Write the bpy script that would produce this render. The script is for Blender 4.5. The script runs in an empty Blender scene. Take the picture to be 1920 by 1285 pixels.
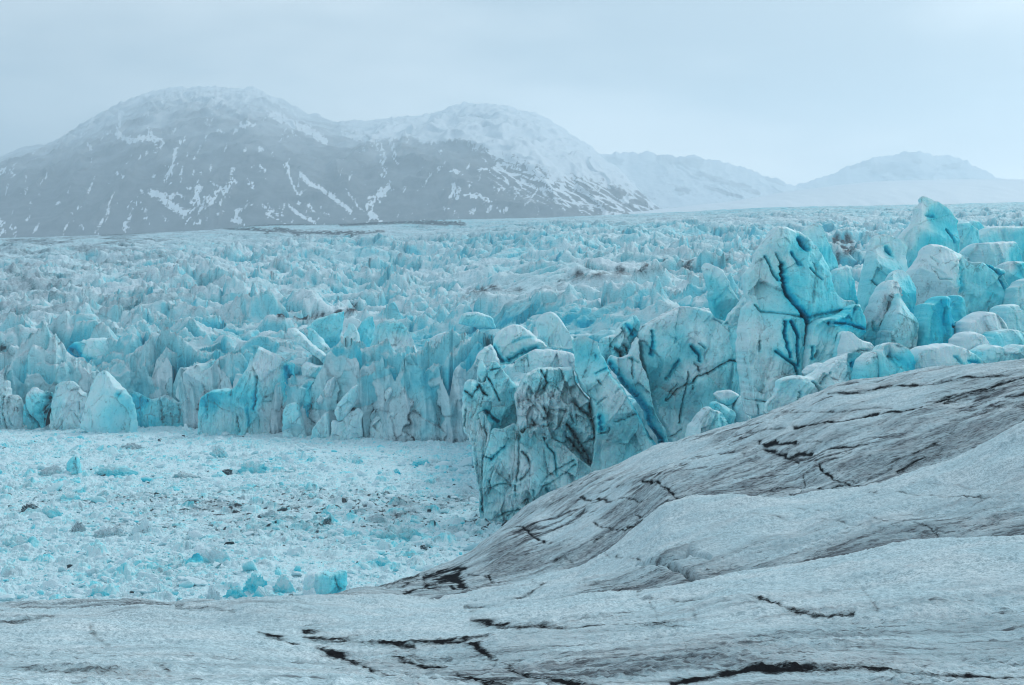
import bpy, math
import numpy as np

# ------------------------------------------------------------------ camera, sky, sun, exposure
sc = bpy.context.scene
col = sc.collection
H = 30.0                      # eye height over the lagoon
F = 1920 * 50.0 / 36.0        # focal length in photo pixels
PI = math.pi
cam_d = bpy.data.cameras.new("camera")
cam_d.lens = 50.0
cam_d.sensor_width = 36.0
cam_d.clip_start = 0.1
cam_d.clip_end = 40000.0
cam = bpy.data.objects.new("camera", cam_d)
cam.location = (0, 0, H)
cam.rotation_euler = (PI / 2, 0, 0)
col.objects.link(cam)
sc.camera = cam

SUN_EL, SUN_AZ = math.radians(38), math.radians(34)     # azimuth clockwise from +Y (ahead)
world = bpy.data.worlds.new("World")
sc.world = world
world.use_nodes = True
wn = world.node_tree
wn.nodes.clear()
w_out = wn.nodes.new("ShaderNodeOutputWorld")
w_bg = wn.nodes.new("ShaderNodeBackground")
w_sky = wn.nodes.new("ShaderNodeTexSky")
w_sky.sky_type = 'NISHITA'
w_sky.sun_disc = False
w_sky.sun_elevation = SUN_EL
w_sky.sun_rotation = SUN_AZ
w_sky.altitude = 100
w_sky.air_density = 1.0
w_sky.dust_density = 4.0
w_sky.ozone_density = 1.0
w_mix = wn.nodes.new("ShaderNodeMix")                     # a high, even cloud deck over the clear sky
w_mix.data_type = 'RGBA'
w_mix.inputs[0].default_value = 0.80
w_dir = wn.nodes.new("ShaderNodeTexCoord")
w_sep = wn.nodes.new("ShaderNodeSeparateXYZ")
wn.links.new(w_dir.outputs['Generated'], w_sep.inputs[0])
def w_range(sock, a, b):
    n = wn.nodes.new("ShaderNodeMapRange"); n.interpolation_type = 'SMOOTHSTEP'
    n.inputs[1].default_value = a; n.inputs[2].default_value = b
    wn.links.new(sock, n.inputs[0])
    return n.outputs[0]
w_mul = wn.nodes.new("ShaderNodeMath"); w_mul.operation = 'MULTIPLY'   # the deck thins toward the low right
wn.links.new(w_range(w_sep.outputs[2], 0.20, 0.01), w_mul.inputs[0])
wn.links.new(w_range(w_sep.outputs[0], -0.30, 0.40), w_mul.inputs[1])
w_deck = wn.nodes.new("ShaderNodeMix"); w_deck.data_type = 'RGBA'
w_cl = wn.nodes.new("ShaderNodeTexNoise"); w_cl.inputs['Scale'].default_value = 3.0; w_cl.inputs['Detail'].default_value = 4
w_map = wn.nodes.new("ShaderNodeMapping"); w_map.inputs['Scale'].default_value = (1, 1, 3.5)
wn.links.new(w_dir.outputs['Generated'], w_map.inputs[0]); wn.links.new(w_map.outputs[0], w_cl.inputs['Vector'])
w_base = wn.nodes.new("ShaderNodeMix"); w_base.data_type = 'RGBA'
w_base.inputs[6].default_value = (4.4, 5.5, 6.3, 1); w_base.inputs[7].default_value = (6.6, 7.8, 8.5, 1)
wn.links.new(w_range(w_cl.outputs[0], 0.3, 0.7), w_base.inputs[0])
w_low = wn.nodes.new("ShaderNodeMix"); w_low.data_type = 'RGBA'                  # the deck is thinner and whiter low down
wn.links.new(w_range(w_sep.outputs[2], 0.50, 0.10), w_low.inputs[0])
wn.links.new(w_base.outputs[2], w_low.inputs[6])
w_lowc = wn.nodes.new("ShaderNodeMix"); w_lowc.data_type = 'RGBA'
w_lowc.inputs[6].default_value = (5.6, 6.4, 7.0, 1); w_lowc.inputs[7].default_value = (13.5, 13.6, 13.4, 1)
wn.links.new(w_range(w_cl.outputs[0], 0.36, 0.64), w_lowc.inputs[0])
wn.links.new(w_lowc.outputs[2], w_low.inputs[7])
wn.links.new(w_low.outputs[2], w_deck.inputs[6])
w_deck.inputs[7].default_value = (30.0, 30.0, 29.4, 1)
wn.links.new(w_mul.outputs[0], w_deck.inputs[0])
wn.links.new(w_deck.outputs[2], w_mix.inputs[7])
wn.links.new(w_sky.outputs[0], w_mix.inputs[6])
wn.links.new(w_mix.outputs[2], w_bg.inputs[0])
w_bg.inputs[1].default_value = 0.066
wn.links.new(w_bg.outputs[0], w_out.inputs[0])

sun_d = bpy.data.lights.new("sun", 'SUN')
sun_d.energy = 1.5
sun_d.angle = math.radians(22)
sun_d.color = (1.0, 0.975, 0.94)
sun = bpy.data.objects.new("sun", sun_d)
sun.rotation_euler = (PI / 2 - SUN_EL, 0, PI - SUN_AZ)
sun.location = (300, 200, 600)
col.objects.link(sun)

sc.view_settings.view_transform = 'Standard'
sc.view_settings.look = 'None'
sc.view_settings.exposure = 0.52
sc.view_settings.gamma = 1.0
sc.render.engine = 'CYCLES'
sc.cycles.use_denoising = True
sc.cycles.adaptive_threshold = 0.004
sc.cycles.filter_width = 1.1
sc.cycles.max_bounces = 6
sc.cycles.diffuse_bounces = 4
sc.cycles.glossy_bounces = 2
sc.cycles.transmission_bounces = 1
sc.cycles.volume_bounces = 1
sc.cycles.caustics_reflective = False
sc.cycles.caustics_refractive = False

# ------------------------------------------------------------------ noise in numpy
f32 = np.float32
def _hash(ix, iy, iz, seed):
    h = (ix.astype(np.int64) * 374761393 + iy.astype(np.int64) * 668265263 + iz * 1274126177 + seed * 974634721) & 0xffffffff
    h = ((h ^ (h >> 13)) * 1274126177) & 0xffffffff
    h = ((h ^ (h >> 16)) * 2246822519) & 0xffffffff
    return h ^ (h >> 15)
def _rnd(ix, iy, iz, seed):
    return (_hash(ix, iy, iz, seed) & 0xffffff).astype(f32) / f32(0xffffff)
_GA = np.array([(math.cos(a), math.sin(a)) for a in np.arange(16) * 2 * PI / 16], f32)
def perlin2(x, y, seed=0):
    x = np.asarray(x, np.float64); y = np.asarray(y, np.float64)
    ix = np.floor(x).astype(np.int64); iy = np.floor(y).astype(np.int64)
    fx = (x - ix).astype(f32); fy = (y - iy).astype(f32)
    u = fx * fx * fx * (fx * (fx * 6 - 15) + 10); v = fy * fy * fy * (fy * (fy * 6 - 15) + 10)
    def g(dx, dy):
        q = _GA[_hash(ix + dx, iy + dy, 0, seed) & 15]
        return q[..., 0] * (fx - dx) + q[..., 1] * (fy - dy)
    a = g(0, 0); b = g(1, 0); c = g(0, 1); d = g(1, 1)
    a = a + u * (b - a); c = c + u * (d - c)
    return (a + v * (c - a)) * 1.5
def fbm(x, y, o=4, seed=0, gain=0.5, lac=2.03):
    s = 0; a = 1.0
    for k in range(o):
        s = s + a * perlin2(x, y, seed + k * 7); a *= gain
        x = x * lac + 3.1; y = y * lac + 7.7
    return s
def ridged(x, y, o=4, seed=0, gain=0.5, lac=2.07):
    s = 0; a = 1.0; w = 1.0; t = 0
    for k in range(o):
        n = 1 - np.abs(perlin2(x, y, seed + k * 7)) * 1.35
        n = np.clip(n, 0, 1) ** 2 * w
        w = np.clip(n * 1.6, 0, 1)
        s = s + a * n; t += a; a *= gain
        x = x * lac + 5.3; y = y * lac + 1.7
    return s / t
def worley(x, y, seed=0, jit=0.95):
    """F1, F2, offset from the nearest seed point, three random numbers of its cell"""
    x = np.asarray(x, np.float64); y = np.asarray(y, np.float64)
    ix = np.floor(x).astype(np.int64); iy = np.floor(y).astype(np.int64)
    f1 = np.full(x.shape, 9, f32); f2 = f1.copy(); bx = np.zeros(x.shape, f32); by = bx.copy()
    cx = ix.copy(); cy = iy.copy()
    for dx in (-1, 0, 1):
        for dy in (-1, 0, 1):
            px = ix + dx; py = iy + dy
            ox = (x - (px + 0.5 + (_rnd(px, py, 1, seed) - 0.5) * jit)).astype(f32)
            oy = (y - (py + 0.5 + (_rnd(px, py, 2, seed) - 0.5) * jit)).astype(f32)
            d = np.sqrt(ox * ox + oy * oy)
            n = d < f1
            f2 = np.where(n, f1, np.minimum(f2, d))
            f1 = np.where(n, d, f1); bx = np.where(n, ox, bx); by = np.where(n, oy, by)
            cx = np.where(n, px, cx); cy = np.where(n, py, cy)
    return f1, f2, bx, by, _rnd(cx, cy, 3, seed), _rnd(cx, cy, 4, seed), _rnd(cx, cy, 5, seed)
def sstep(a, b, x):
    t = np.clip((x - a) / (b - a), 0, 1)
    return t * t * (3 - 2 * t)
def ip(x, pts):
    pts = sorted(pts)
    return np.interp(x, [p[0] for p in pts], [p[1] for p in pts])
def smooth1(a, k):
    """running mean, so that traced polylines become soft curves"""
    p = np.pad(a, (k, k), mode='edge'); c = np.cumsum(np.insert(p, 0, 0.0))
    n = 2 * k + 1
    return ((c[n:] - c[:-n]) / n)[:len(a)]
def seg_dist(px, py, line, closed=False):
    """distance to a polyline and the nearest point on it"""
    best = np.full(px.shape, 1e9); nx = np.zeros(px.shape); ny = np.zeros(px.shape)
    n = len(line)
    for i in range(n if closed else n - 1):
        x0, y0 = line[i]; x1, y1 = line[(i + 1) % n]
        vx, vy = x1 - x0, y1 - y0
        t = np.clip(((px - x0) * vx + (py - y0) * vy) / max(vx * vx + vy * vy, 1e-9), 0, 1)
        qx = x0 + t * vx; qy = y0 + t * vy
        d = (px - qx) ** 2 + (py - qy) ** 2
        m = d < best
        best = np.where(m, d, best); nx = np.where(m, qx, nx); ny = np.where(m, qy, ny)
    return np.sqrt(best), nx, ny
def inside(px, py, poly):
    r = np.zeros(px.shape, bool); n = len(poly)
    for i in range(n):
        x0, y0 = poly[i]; x1, y1 = poly[(i + 1) % n]
        if y0 == y1: continue
        r ^= ((y0 > py) != (y1 > py)) & (px < (x1 - x0) * (py - y0) / (y1 - y0) + x0)
    return r
def pchip(xk, yk, interval, t):
    """monotone cubic through knots; xk, yk (ncol, K); returns x, y at parameter t inside one knot interval"""
    h = np.diff(xk, axis=1); d = np.diff(yk, axis=1) / h
    m = np.zeros_like(yk)
    same = d[:, :-1] * d[:, 1:] > 0
    w1 = 2 * h[:, 1:] + h[:, :-1]; w2 = h[:, 1:] + 2 * h[:, :-1]
    with np.errstate(divide='ignore', invalid='ignore'):
        hm = (w1 + w2) / (w1 / d[:, :-1] + w2 / d[:, 1:])
    m[:, 1:-1] = np.where(same, hm, 0)
    m[:, 0] = d[:, 0]; m[:, -1] = d[:, -1]
    k = interval; hk = h[:, k:k + 1]
    t = t[None, :]
    y = (yk[:, k:k+1] * (1 + 2 * t) * (1 - t) ** 2 + hk * m[:, k:k+1] * t * (1 - t) ** 2
         + yk[:, k+1:k+2] * t * t * (3 - 2 * t) + hk * m[:, k+1:k+2] * t * t * (t - 1))
    return xk[:, k:k+1] + hk * t, y

# ------------------------------------------------------------------ mesh and object helpers
def W(px, py, Y):
    return (px - 960) / F * Y, Y, H + (642.5 - py) / F * Y
def lake_y(py):
    return H * F / (py - 642.5)
def make_mesh(name, co, faces, mat, attrs=None, smooth=True, loc=None):
    co = np.asarray(co, f32).reshape(-1, 3)
    if loc is not None:
        co = co - np.asarray(loc, f32)
    me = bpy.data.meshes.new(name)
    me.vertices.add(len(co)); me.vertices.foreach_set('co', co.ravel())
    k = faces.shape[1]; n = len(faces)
    me.loops.add(n * k); me.loops.foreach_set('vertex_index', faces.astype(np.int32).ravel())
    me.polygons.add(n)
    me.polygons.foreach_set('loop_start', np.arange(0, n * k, k, dtype=np.int32))
    me.polygons.foreach_set('use_smooth', np.full(n, smooth, bool))
    for an, av in (attrs or {}).items():
        a = me.attributes.new(an, 'FLOAT', 'POINT')
        a.data.foreach_set('value', np.asarray(av, f32).ravel())
    me.update(calc_edges=True)
    me.materials.append(mat)
    o = bpy.data.objects.new(name, me)
    if loc is not None:
        o.location = [float(v) for v in loc]
    col.objects.link(o)
    return o
def grid_faces(nr, nc, flip=False):
    i = np.arange(nr * nc).reshape(nr, nc)
    q = np.stack([i[:-1, :-1], i[:-1, 1:], i[1:, 1:], i[1:, :-1]], -1).reshape(-1, 4)
    return q[:, ::-1] if flip else q
def tag(o, label, cat, group=None):
    o['label'] = label; o['category'] = cat
    if group: o['group'] = group
    return o
def structure(o):
    o['kind'] = 'structure'
    return o

# ------------------------------------------------------------------ materials
def new_mat(name):
    m = bpy.data.materials.new(name); m.use_nodes = True
    nt = m.node_tree; nt.nodes.clear()
    out = nt.nodes.new("ShaderNodeOutputMaterial")
    b = nt.nodes.new("ShaderNodeBsdfPrincipled")
    nt.links.new(b.outputs[0], out.inputs[0])
    return m, nt, b
def node(nt, t, **kw):
    n = nt.nodes.new(t)
    for k, v in kw.items(): setattr(n, k, v)
    return n
def mathn(nt, op, a, b=None, c=None, clamp=False):
    n = node(nt, "ShaderNodeMath", operation=op, use_clamp=clamp)
    for i, v in enumerate((a, b, c)):
        if v is None: continue
        if isinstance(v, (int, float)): n.inputs[i].default_value = v
        else: nt.links.new(v, n.inputs[i])
    return n.outputs[0]
def mixc(nt, fac, a, b, blend='MIX'):
    n = node(nt, "ShaderNodeMix", data_type='RGBA', blend_type=blend)
    for i, v in ((0, fac), (6, a), (7, b)):
        if isinstance(v, (int, float)): n.inputs[i].default_value = v
        elif isinstance(v, tuple): n.inputs[i].default_value = v + (1,)
        else: nt.links.new(v, n.inputs[i])
    return n.outputs[2]
def noise(nt, vec, scale, detail=3, rough=0.55, stretch=None, dist=0.0):
    if stretch:
        mp = node(nt, "ShaderNodeMapping"); mp.inputs['Scale'].default_value = stretch[:3]
        if len(stretch) > 3: mp.inputs['Rotation'].default_value = (0, 0, stretch[3])
        nt.links.new(vec, mp.inputs[0]); vec = mp.outputs[0]
    n = node(nt, "ShaderNodeTexNoise"); n.inputs['Scale'].default_value = scale
    n.inputs['Detail'].default_value = detail; n.inputs['Roughness'].default_value = rough
    n.inputs['Distortion'].default_value = dist
    nt.links.new(vec, n.inputs['Vector'])
    return n.outputs[0]
def ramp(nt, fac, stops):
    r = node(nt, "ShaderNodeValToRGB")
    e = r.color_ramp.elements
    while len(e) < len(stops): e.new(0.5)
    for el, (p, c) in zip(e, stops):
        el.position = p; el.color = tuple(c) + (1,)
    nt.links.new(fac, r.inputs[0])
    return r.outputs[0]
def maprange(nt, v, a, b, c=0.0, d=1.0, smooth=True):
    n = node(nt, "ShaderNodeMapRange", interpolation_type='SMOOTHSTEP' if smooth else 'LINEAR')
    nt.links.new(v, n.inputs[0])
    for i, q in enumerate((a, b, c, d)): n.inputs[i + 1].default_value = q
    return n.outputs[0]
def attr(nt, name):
    return node(nt, "ShaderNodeAttribute", attribute_name=name).outputs['Fac']
def position(nt):
    return node(nt, "ShaderNodeNewGeometry").outputs['Position']
def bump(nt, bsdf, h, strength, dist):
    b = node(nt, "ShaderNodeBump"); b.inputs['Strength'].default_value = strength
    b.inputs['Distance'].default_value = dist
    nt.links.new(h, b.inputs['Height']); nt.links.new(b.outputs[0], bsdf.inputs['Normal'])

ICE_STOPS = [(0.0, (0.66, 0.83, 0.89)), (0.3, (0.60, 0.86, 0.91)), (0.55, (0.32, 0.81, 0.89)),
             (0.8, (0.10, 0.70, 0.82)), (1.0, (0.015, 0.52, 0.72))]
DIRT = (0.013, 0.019, 0.026)
def ice_material(name, nscale, bump_d, mottle=0.22, sss=0.0, fis=2.2, crackle=0.7, stops=None):
    """glacier ice: weathered white crust to clear blue ice (attribute blue), rock flour and cracks (attribute dirt)"""
    m, nt, b = new_mat(name)
    pos = position(nt)
    if sss:
        b.inputs['Subsurface Weight'].default_value = sss; b.inputs['Subsurface Radius'].default_value = (0.35, 1.0, 1.2); b.inputs['Subsurface Scale'].default_value = 0.8
    n1 = noise(nt, pos, nscale, 5, 0.62)
    n2 = noise(nt, pos, nscale * 5, 4, 0.6)
    n3 = noise(nt, pos, nscale * 1.6, 4, 0.6, stretch=(1, 1, 0.22))
    bl = mathn(nt, 'ADD', attr(nt, 'blue'), mathn(nt, 'MULTIPLY', mathn(nt, 'SUBTRACT', n1, 0.5), mottle * 2.2))
    bl = mathn(nt, 'ADD', bl, mathn(nt, 'MULTIPLY', mathn(nt, 'SUBTRACT', n2, 0.5), mottle), clamp=True)
    c = ramp(nt, bl, stops or ICE_STOPS)
    d = attr(nt, 'dirt')
    thin = mathn(nt, 'MULTIPLY', maprange(nt, mathn(nt, 'ADD', mathn(nt, 'MULTIPLY', d, 0.9), mathn(nt, 'MULTIPLY', n3, 0.6)), 0.42, 1.0), 0.55)
    c = mixc(nt, thin, c, (0.15, 0.225, 0.27))
    # hairline fissures and specks of grit
    warp = node(nt, "ShaderNodeVectorMath", operation='MULTIPLY_ADD')
    nw = node(nt, "ShaderNodeTexNoise"); nw.inputs['Scale'].default_value = nscale * 1.3; nw.inputs['Detail'].default_value = 4
    nt.links.new(pos, nw.inputs['Vector'])
    nt.links.new(nw.outputs['Color'], warp.inputs[0]); warp.inputs[1].default_value = (fis, fis, fis); nt.links.new(pos, warp.inputs[2])
    mpv = node(nt, "ShaderNodeMapping"); mpv.inputs['Scale'].default_value = (1.0, 1.0, 0.42); mpv.inputs['Rotation'].default_value = (0.2, 0.35, 0)
    nt.links.new(warp.outputs[0], mpv.inputs[0])
    vo = node(nt, "ShaderNodeTexVoronoi", feature='DISTANCE_TO_EDGE'); vo.inputs['Scale'].default_value = nscale * 0.75
    nt.links.new(mpv.outputs[0], vo.inputs['Vector'])
    fline = mathn(nt, 'MULTIPLY', maprange(nt, vo.outputs['Distance'], 0.045, 0.006), maprange(nt, mathn(nt, 'ADD', n1, mathn(nt, 'MULTIPLY', d, 0.25)), 0.50, 0.66))
    c = mixc(nt, mathn(nt, 'MULTIPLY', fline, crackle), c, (0.045, 0.10, 0.13))
    sp = noise(nt, pos, nscale * 16, 2, 0.6, stretch=(1, 1, 0.6))
    spk = mathn(nt, 'MULTIPLY', maprange(nt, mathn(nt, 'ADD', sp, mathn(nt, 'MULTIPLY', d, 0.14)), 0.66, 0.74), maprange(nt, d, 0.05, 0.25))
    c = mixc(nt, mathn(nt, 'MULTIPLY', spk, 0.7), c, (0.05, 0.06, 0.07))
    dm = mathn(nt, 'ADD', d, mathn(nt, 'MULTIPLY', mathn(nt, 'SUBTRACT', n2, 0.5), 1.1))
    c = mixc(nt, mathn(nt, 'MULTIPLY', maprange(nt, dm, 0.55, 0.95), 0.9), c, DIRT)
    nt.links.new(c, b.inputs['Base Color'])
    b.inputs['Roughness'].default_value = 0.5
    b.inputs['Specular IOR Level'].default_value = 0.05
    hh = mathn(nt, 'ADD', mathn(nt, 'MULTIPLY', n1, 1.0), mathn(nt, 'MULTIPLY', n2, 0.45))
    lay = noise(nt, pos, nscale * 3.0, 4, 0.65, stretch=(0.35, 0.35, 3.2))
    hh = mathn(nt, 'ADD', hh, mathn(nt, 'MULTIPLY', lay, 0.55))
    bump(nt, b, hh, 0.55, bump_d)
    return m
FIELD_STOPS = [(0.0, (0.68, 0.83, 0.89)), (0.3, (0.53, 0.78, 0.84)), (0.55, (0.26, 0.71, 0.80)), (0.8, (0.06, 0.59, 0.74)), (1.0, (0.01, 0.42, 0.64))]
M_ICE = ice_material("serac_ice", 0.45, 0.5, 0.13, sss=0.35, crackle=0.42)
M_FIELD = ice_material("glacier_field_ice", 0.22, 1.6, 0.14, crackle=0.28, stops=FIELD_STOPS)
M_BERG = ice_material("floating_ice", 1.1, 0.35, fis=0.8, crackle=0.3)
# ------------------------------------------------------------------ water under the floating ice
def build_water():
    m, nt, b = new_mat("lagoon_water")
    b.inputs['Base Color'].default_value = (0.10, 0.22, 0.27, 1); b.inputs['Roughness'].default_value = 0.15
    xs = np.linspace(-420, 420, 29); ys = np.linspace(-60, 620, 24)
    X, Y = np.meshgrid(xs, ys)
    structure(make_mesh("water", np.stack([X, Y, np.zeros_like(X)], -1), grid_faces(24, 29), m))
build_water()

# ------------------------------------------------------------------ near ground: rolling weathered ice the camera stands on
def wob0(X, Y):
    return fbm(X / 5, Y / 5, 2, 24)
def build_ground():
    px = np.concatenate([np.arange(-2200, -420, 14), np.arange(-420, 2360, 1.7), np.arange(2360, 4400, 14)])
    S = lambda pts, k=14: smooth1(ip(px, pts), k)
    # crest and trough lines, traced; each with its own distance
    A = S([(-420, 1150), (0, 1136), (300, 1130), (560, 1128), (620, 1122), (700, 1101), (790, 1075), (850, 1055), (888, 1032), (930, 992), (1000, 940), (1110, 886),
           (1250, 830), (1400, 785), (1500, 745), (1560, 720), (1610, 715), (1650, 714), (1700, 702), (1780, 692), (1920, 684), (2360, 660)], 6)
    AY = S([(-420, 84), (300, 84), (560, 90), (640, 112), (760, 132), (900, 150), (1000, 152), (1200, 142), (1500, 128), (1920, 118), (2360, 112)], 30)
    AB = S([(-420, 1156), (300, 1136), (560, 1130), (640, 1128), (820, 1134), (900, 1113), (1000, 1094), (1082, 1078), (1134, 1050), (1205, 1003), (1246, 972), (1306, 958), (1400, 952),
            (1500, 945), (1640, 910), (1790, 868), (1920, 814), (2360, 760)], 5)
    B = AB - S([(-420, 2), (600, 1), (900, 5), (1000, 9), (2360, 11)])
    BY = S([(-420, 66), (600, 70), (900, 84), (1100, 82), (1250, 80), (1500, 76), (1920, 72), (2360, 70)], 30)
    C = S([(-420, 1190), (0, 1180), (300, 1176), (560, 1178), (880, 1158), (960, 1142), (1100, 1118), (1200, 1112), (1310, 1088), (1500, 1062), (1700, 1028), (1920, 1005), (2360, 975)], 8)
    CY = S([(-420, 42), (560, 43), (880, 46), (1200, 47), (1500, 46), (1920, 44), (2360, 43)], 30)
    BC = C + S([(-420, -8), (560, -6), (760, 0), (1000, 2), (1310, 12), (1500, 15), (2360, 16)])
    N = S([(-420, 1285), (600, 1285), (960, 1285), (2360, 1285)])
    NY = S([(-420, 21), (300, 20), (960, 22), (1920, 23), (2360, 24)], 30)
    z = lambda py, Y: H + (642.5 - py) / F * Y
    ABY = AY * 0.32 + BY * 0.68; BCY = BY * 0.45 + CY * 0.55
    endz = np.interp(px, [-420, 500, 900, 1000, 1400, 2360], [-2.5, -2.5, -2.5, -2.5, 4, 6])
    Yk = np.stack([0 * px - 30, 0 * px - 6, 0 * px + 6, NY, CY, BCY, BY, ABY, AY, AY + 9, AY + 24], 1)
    zk = np.stack([0 * px + 28.6, 0 * px + 28.4, 0 * px + 28.1, z(N, NY), z(C, CY), z(BC, BCY), z(B, BY), z(AB, ABY), z(A, AY),
                   z(A, AY) * 0.72 + endz * 0.28, endz], 1)
    ns = [10, 12, 60, 300, 70, 230, 70, 260, 60, 30]
    Ys = []; zs = []; lay = []; par = []
    for k, n in enumerate(ns):
        t = np.linspace(0, 1, n, endpoint=(k == len(ns) - 1))
        if k in (3, 5, 7): t = t
        y_, z_ = pchip(Yk, zk, k, t)
        Ys.append(y_); zs.append(z_); lay.append(np.full(y_.shape, k)); par.append(np.broadcast_to(k + t[None, :], y_.shape))
    Y = np.concatenate(Ys, 1).T; Z = np.concatenate(zs, 1).T; L = np.concatenate(lay, 1).T
    # columns fan out from the camera; under the camera they run parallel instead
    spread = np.sqrt(Y * Y + 14 ** 2) * (Y > 0) + 14.0 * (Y <= 0)
    PX = np.broadcast_to(px, Y.shape)
    X = (PX - 960) / F * np.where(Y > 20, Y + (spread - Y) * np.exp(-(Y - 20) / 8), spread)
    X = np.where(Y > 60, (PX - 960) / F * Y, X)
    PY = 642.5 + (H - Z) / np.maximum(Y, 1) * F
    PXv = 960 + X / np.maximum(Y, 1) * F
    # undulation: long swells along the flow, small hummocks, crust
    und = fbm(X / 9 + 0.25 * Y / 9, Y / 16, 3, 11) * 0.30 + fbm(X / 2.6 + Y / 9, Y / 3.4, 3, 12) * 0.05
    und = und + (ridged((X + 0.3 * Y) / 7.0, Y / 2.6, 3, 15) - 0.5) * 0.10
    crust = fbm(X / 0.26, Y / 0.42, 3, 14) * 0.045 * (0.6 + 0.8 * sstep(-0.4, 0.4, fbm(X / 3, Y / 3, 2, 13)))
    amp = np.clip(Y / 40, 0.3, 1.6)
    V = np.concatenate(par, 1).T                                   # streaks follow the swells of the surface
    lines = []
    grime_shade = np.interp(L, range(10), [0.3, 0.3, 0.3, 0.30, 0.06, 0.02, 0.10, 0.36, 0.32, 0.4])
    left = sstep(900, 500, PXv)
    tt = V - L
    grime_shade = grime_shade + 0.20 * (L == 7) * (1 - tt) ** 1.5 + 0.80 * (L == 5) * (1 - tt) ** 1.6 * sstep(850, 1250, PXv) - 0.08 * (L == 4)  # ridge feet darkened in colour as shade between folds, beyond their grime
    grime_shade = np.where(L <= 3, 0.07 + (0.22 + 0.14 * sstep(500, 1000, PXv)) * np.where(L == 3, sstep(0.95, 0.2, tt), 1), grime_shade)  # near slope grimier low down; crest left pale as a painted light rim
    grime_shade = np.where((L >= 4) & (L <= 6), grime_shade * (1 - left) + 0.22 * left, grime_shade)
    flow = fbm((X * 0.9 + Y * 0.35) / 14, (Y - 0.2 * X) / 2.2, 4, 21)
    flow2 = fbm((X * 0.9 + Y * 0.30) / 5, (Y - 0.2 * X) / 0.8, 3, 22)
    grime_shade = np.clip(grime_shade + flow * 0.20 + flow2 * 0.12, 0, 1)
    gate = sstep(-0.25, 0.45, fbm(X / 12, V * 3 + 5, 3, 25))
    thin = ridged(X / 16 + 0.6 * wob0(X, Y), V * 11 + X * 0.02, 4, 26, 0.6)
    thin2 = ridged(X / 6, V * 26 - X * 0.03, 3, 27, 0.6)
    far = (L >= 7) * 1.0; mid = ((L == 5) | (L == 6)) * 1.0; near = (L <= 4) * 1.0
    line = sstep(0.52, 0.80, thin) * 0.7 + sstep(0.5, 0.8, thin2) * 0.45
    grime_shade = np.clip(grime_shade + line * (0.55 * far + 0.10 * mid + 0.22 * near) * gate, 0, 1.2)
    streaky = line * gate * (0.85 * far + 0.10 * mid + 0.35 * near * sstep(1110, 1240, PY))
    dirt = np.clip(streaky * 0.9, 0, 0.75)
    wob = fbm(X / 1.2, Y / 1.2, 3, 23)
    def streak(line, w, s, lay_ok, soft=1.0):
        nonlocal dirt
        line = np.array(line, float)
        bx0, by0 = line.min(0) - w * 4; bx1, by1 = line.max(0) + w * 4
        sel = (PXv > bx0) & (PXv < bx1) & (PY > by0) & (PY < by1) & np.isin(L, lay_ok)
        if not sel.any(): return
        d, _, _ = seg_dist(PXv[sel], PY[sel] + wob[sel] * w * 0.9, line)
        w = w * (1.55 if lay_ok[0] < 5 else 1.25)
        v = s * (0.62 * np.exp(-(d / (w * 0.62)) ** 2) + 0.46 * np.exp(-(d / (w * 2.0)) ** 2)) * (0.9 + 0.4 * wob[sel])
        dirt[sel] = np.maximum(dirt[sel], v)
    FR = [2, 3, 4, 5]; BK = [7, 8]; MB = [5, 6]; ALL = [3, 4, 5, 6, 7, 8]
    for line, w, s, ok in STREAKS(FR, BK, MB):
        if ok[0] < 5 and abs(line[-1][1] - line[0][1]) > 0.8 * abs(line[-1][0] - line[0][0]): s *= 0.62      # cross seams are fainter
        streak(line, w, s, ok)
    for poly, s, ok in PATCHES(FR, BK, MB):
        poly = np.array(poly, float)
        bx0, by0 = poly.min(0) - 30; bx1, by1 = poly.max(0) + 30
        sel = (PXv > bx0) & (PXv < bx1) & (PY > by0) & (PY < by1) & np.isin(L, ok)
        if not sel.any(): continue
        qx = PXv[sel] + wob[sel] * 4; qy = PY[sel] + wob[sel] * 3
        d, _, _ = seg_dist(qx, qy, poly, True)
        d = np.where(inside(qx, qy, poly), d, -d)
        v = s * sstep(-14, 22, d + wob[sel] * 10) * (0.82 if 0 < s < 0.75 else 1)
        if s > 0.75: dirt[sel] = np.maximum(dirt[sel], v)
        else: grime_shade[sel] = np.clip(np.where(s >= 0, np.maximum(grime_shade[sel], v), grime_shade[sel] + v), 0, 1)
    Zd = Z + und * amp + crust - 0.035 * np.clip(dirt, 0, 1) * np.clip(Y / 40, 0.3, 2)
    # the open crack in the clean middle ridge
    for line, w, dep in (([(1195, 1052), (1215, 1056), (1240, 1052), (1262, 1048), (1285, 1041), (1292, 1033), (1300, 1036), (1330, 1042)], 3.4, 0.5),
                         ([(1215, 1056), (1250, 1060), (1275, 1068), (1300, 1080), (1318, 1090)], 4.2, 0.7)):
        sel = (PXv > 1150) & (PXv < 1370) & (PY > 1015) & (PY < 1105) & np.isin(L, MB)
        d, _, _ = seg_dist(PXv[sel] + wob[sel] * 2, PY[sel], line)
        Zd[sel] -= dep * np.exp(-(d / w) ** 2)
    m, nt, b = new_mat("weathered_ground_ice")
    pos = position(nt)
    g1 = noise(nt, pos, 3.2, 5, 0.75)
    g2 = noise(nt, pos, 11.0, 3, 0.7)
    g3 = noise(nt, pos, 0.35, 4, 0.6)
    st = noise(nt, pos, 0.9, 5, 0.65, stretch=(0.28, 1.0, 1.0, 0.22))
    gr = attr(nt, 'grime_shade'); di = attr(nt, 'dirt')
    st2 = noise(nt, pos, 5.5, 4, 0.7, stretch=(0.16, 0.8, 1.0, 0.2))
    clean = mixc(nt, maprange(nt, g3, 0.35, 0.68), (0.60, 0.78, 0.84), (0.73, 0.85, 0.89))
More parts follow.
